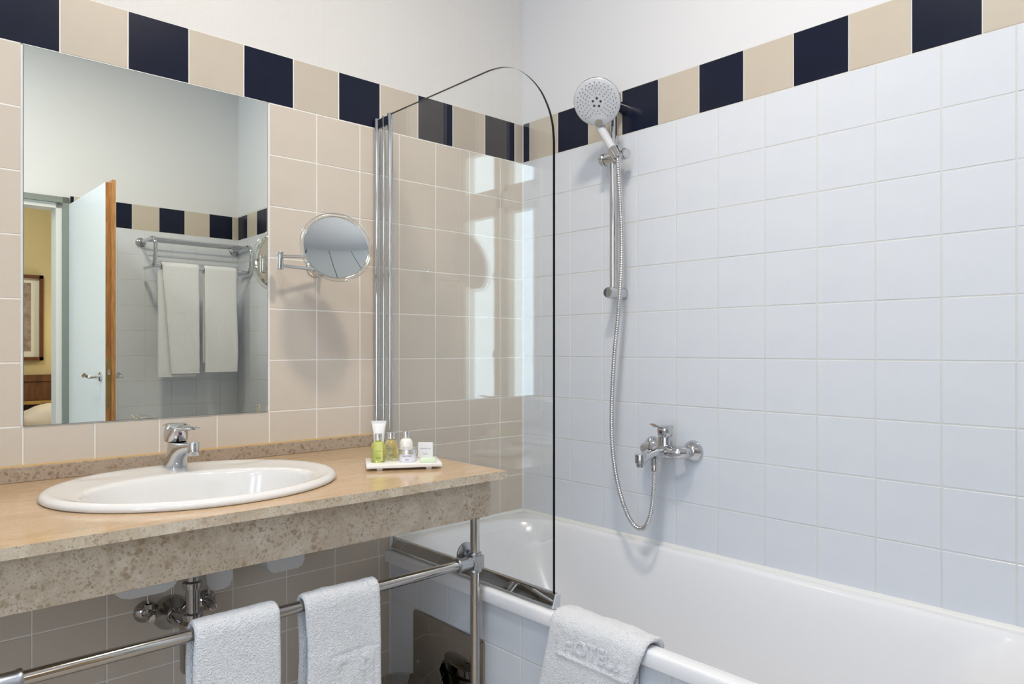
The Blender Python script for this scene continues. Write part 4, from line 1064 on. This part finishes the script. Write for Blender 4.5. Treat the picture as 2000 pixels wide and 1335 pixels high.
# tube standing on its cap
p = (-.8800, -.3560)
t = thing('lotion_tube', 'tall white squeeze tube standing upright at the back of the tray', 'tube', (p[0], p[1], TT), 'toiletries on the white tray')
a0 = tocam(p)+pi/2; ux = Vector((cos(a0), sin(a0), 0)); uy = Vector((-sin(a0), cos(a0), 0))
def tring(w, d, z, n=28): return [Vector((p[0], p[1], z)) + ux*(w*cos(2*pi*k/n)) + uy*(d*sin(2*pi*k/n)) for k in range(n)]
b_ = B(); b_.rings([tring(.0125, .0125, TT+.016), tring(.0135, .0130, TT+.03), tring(.0142, .0118, TT+.05), tring(.0155, .0085, TT+.07), tring(.0180, .0045, TT+.088), tring(.0195, .0016, TT+.0955)]); b_.make('tube_body', [mat('tube_white', lin(242, 241, 243), .3)], t, smooth=60, recalc=True)
b_ = B(); b_.rings([tring(.0198, .0012, TT+.0955), tring(.0204, .0010, TT+.1035)]); b_.make('crimped_end', [PLAS_W], t, smooth=30, recalc=True)
B().lathe([(.0128, 0), (.0132, .001), (.0130, .016)], (p[0], p[1], TT+.0002), seg=28).make('cap', [PLAS_W], t)
# cream jar
p = (-.8500, -.4515)
t = thing('cream_jar', 'low white hand cream jar with silver screw lid at the front of the tray', 'jar', (p[0], p[1], TT), 'toiletries on the white tray')
B().lathe([(.0205, 0), (.0218, .001), (.0222, .004), (.0222, .0215)], (p[0], p[1], TT+.0002), seg=48).make('jar_body', [CREAMP], t, smooth=30)
B().lathe([(.0232, .0205), (.0236, .0215), (.0232, .0235), (.0236, .0250), (.0232, .0275), (.0236, .0285), (.0230, .0325), (.0215, .0332), (.0205, .0326), (.001, .0326)], (p[0], p[1], TT), seg=48).make('lid', [ALU], t, smooth=25)
wrap_text('HAND CREAM', .0042, p, .0224, TT+.0150, t, INKP, turn=-.1); wrap_text('NH', .0060, p, .0224, TT+.0050, t, INKP, turn=-.1)
# shower cap box and soap
bM = Matrix.Translation((-.7740, -.4270, TT)) @ Matrix.Rotation(radians(-42.0), 4, 'Z')
t = thing('shower_cap_box', 'small upright white carton behind the pale green soap', 'box', (-.7740, -.4270, TT), 'toiletries on the white tray')
B().rbox((-.0205, -.008, .0002), (.0205, .008, .0410), .0006, M=bM, seg=1).make('carton', [PLAS_W], t, smooth=0)
for s, size, z in (('SHOWER CAP', .0046, .024), ('NH', .0085, .008)):
    vs_, fs_ = text_mesh(s, size, .00008); b_ = B(); b_.add([(q[0], q[1]-.0082, q[2]+z) for q in vs_], fs_, M=bM); b_.make('lettering', [INKG], t, smooth=0, recalc=True)
sM = Matrix.Translation((-.8185, -.4985, TT)) @ Matrix.Rotation(TA-.03, 4, 'Z')
B().rbox((-.0205, -.0135, .0003), (.0205, .0135, .0105), .0018, M=sM, seg=3).make('wrapped_soap', [SOAP], smooth=40, cat='soap', group='toiletries on the white tray', label='flat pale green wrapped soap bar at the right front of the tray')

# ------------------------------------------------------------------ bedroom beyond the door (seen in the mirror)
BY = -5.0
b_ = B(); b_.box((-3.2, BY-.1, -.02), (1.2, BY, 2.9)); b_.make('wall_bedroom_back', [YELLOW], smooth=0, kind='structure')
b_ = B(); b_.box((-3.2, BY, -.02), (-3.1, -2.80, 2.9)); b_.make('wall_bedroom_left', [YELLOW], smooth=0, kind='structure')
b_ = B(); b_.box((1.1, BY, -.02), (1.2, -2.80, 2.9)); b_.make('wall_bedroom_right', [YELLOW], smooth=0, kind='structure')
b_ = B(); b_.box((-3.2, BY, -.1), (1.2, -2.80, -.01)); b_.make('floor_bedroom', [CARPET], smooth=0, kind='structure')
b_ = B(); b_.box((-3.2, BY-.1, 2.9), (1.2, -2.80, 3.0)); b_.make('ceiling_bedroom', [PLAST], smooth=0, kind='structure')
b_ = B(); b_.box((.02, -2.86, -.02), (1.2, -2.80, 2.95)); b_.box((-3.2, -2.86, -.02), (-2.90, -2.80, 2.95)); b_.make('wall_bedroom_front', [YELLOW], smooth=0, kind='structure')
pc_ = thing('framed_print', 'brown wooden framed print on the ochre bedroom wall seen in the mirror', 'picture', (-1.13, BY, 1.108))
b_ = B(); X0, X1, Z0, Z1, t_ = -1.47, -.795, 1.108, 1.812, .028
b_.box((X0, BY, Z0), (X0+t_, BY+.03, Z1)); b_.box((X1-t_, BY, Z0), (X1, BY+.03, Z1)); b_.box((X0, BY, Z0), (X1, BY+.03, Z0+t_)); b_.box((X0, BY, Z1-t_), (X1, BY+.03, Z1)); b_.make('picture_frame', [FRAMEW], pc_, smooth=0)
B().box((X0+t_, BY+.004, Z0+t_), (X1-t_, BY+.010, Z1-t_)).make('mount_board', [PAPER], pc_, smooth=0)
B().box((X0+.10, BY+.010, Z0+.075), (X1-.085, BY+.0112, Z1-.065)).make('print', [PRINT], pc_, smooth=0)
hbd = thing('headboard', 'dark walnut panelled bed headboard with a narrow shelf seen in the mirror', 'headboard', (-.9, BY, 0))
B().box((-2.2, BY, .935), (.4, BY+.052, .990)).make('top_rail', [WALNUT], hbd, smooth=0)
for k in range(5):
    B().rbox((-2.2+k*.52+.001, BY, .775), (-2.2+(k+1)*.52-.001, BY+.045, .932), .002, seg=1).make('panel', [WALNUT], hbd, smooth=0)
B().rbox((-2.2, BY, .752), (.4, BY+.15, .775), .003).make('shelf', [SHELFW], hbd)
B().box((-2.2, BY, 0), (.4, BY+.04, .752)).make('lower_panel', [WALN_D], hbd, smooth=0)
# bed and pillow
bed = thing('bed', 'bed with pale linen below the headboard seen in the mirror', 'bed', (-.75, -4.1, 0))
B().rbox((-1.7, -4.90, .02), (.2, -3.1, .30), .02).make('bed_base', [WALN_D], bed)
B().rbox((-1.68, -4.88, .30), (.18, -3.12, .54), .05, seg=4).make('mattress', [LINEN], bed)
b_ = B(); rg = []
for i in range(1, 24):
    th_ = pi*i/24
    rg.append([])
    for k in range(40):
        a = 2*pi*k/40; e = .42
        sx_ = math.copysign(abs(cos(a))**e, cos(a)); sy_ = math.copysign(abs(sin(a))**e, sin(a))
        rr_ = sin(th_)**.55
        x, y, z = -.66+.35*sx_*rr_, -4.62+.24*sy_*rr_, .655-.115*cos(th_)*(1-.35*(abs(sx_)*rr_)**3)
        w_ = .012*fbm(x*9, y*9, z*12)
        rg[-1].append((x, y, z+w_))
b_.rings(rg); b_.make('pillow', [LINEN], smooth=60, cat='pillow', label='plump white pillow on the bed seen in the lower left of the mirror')
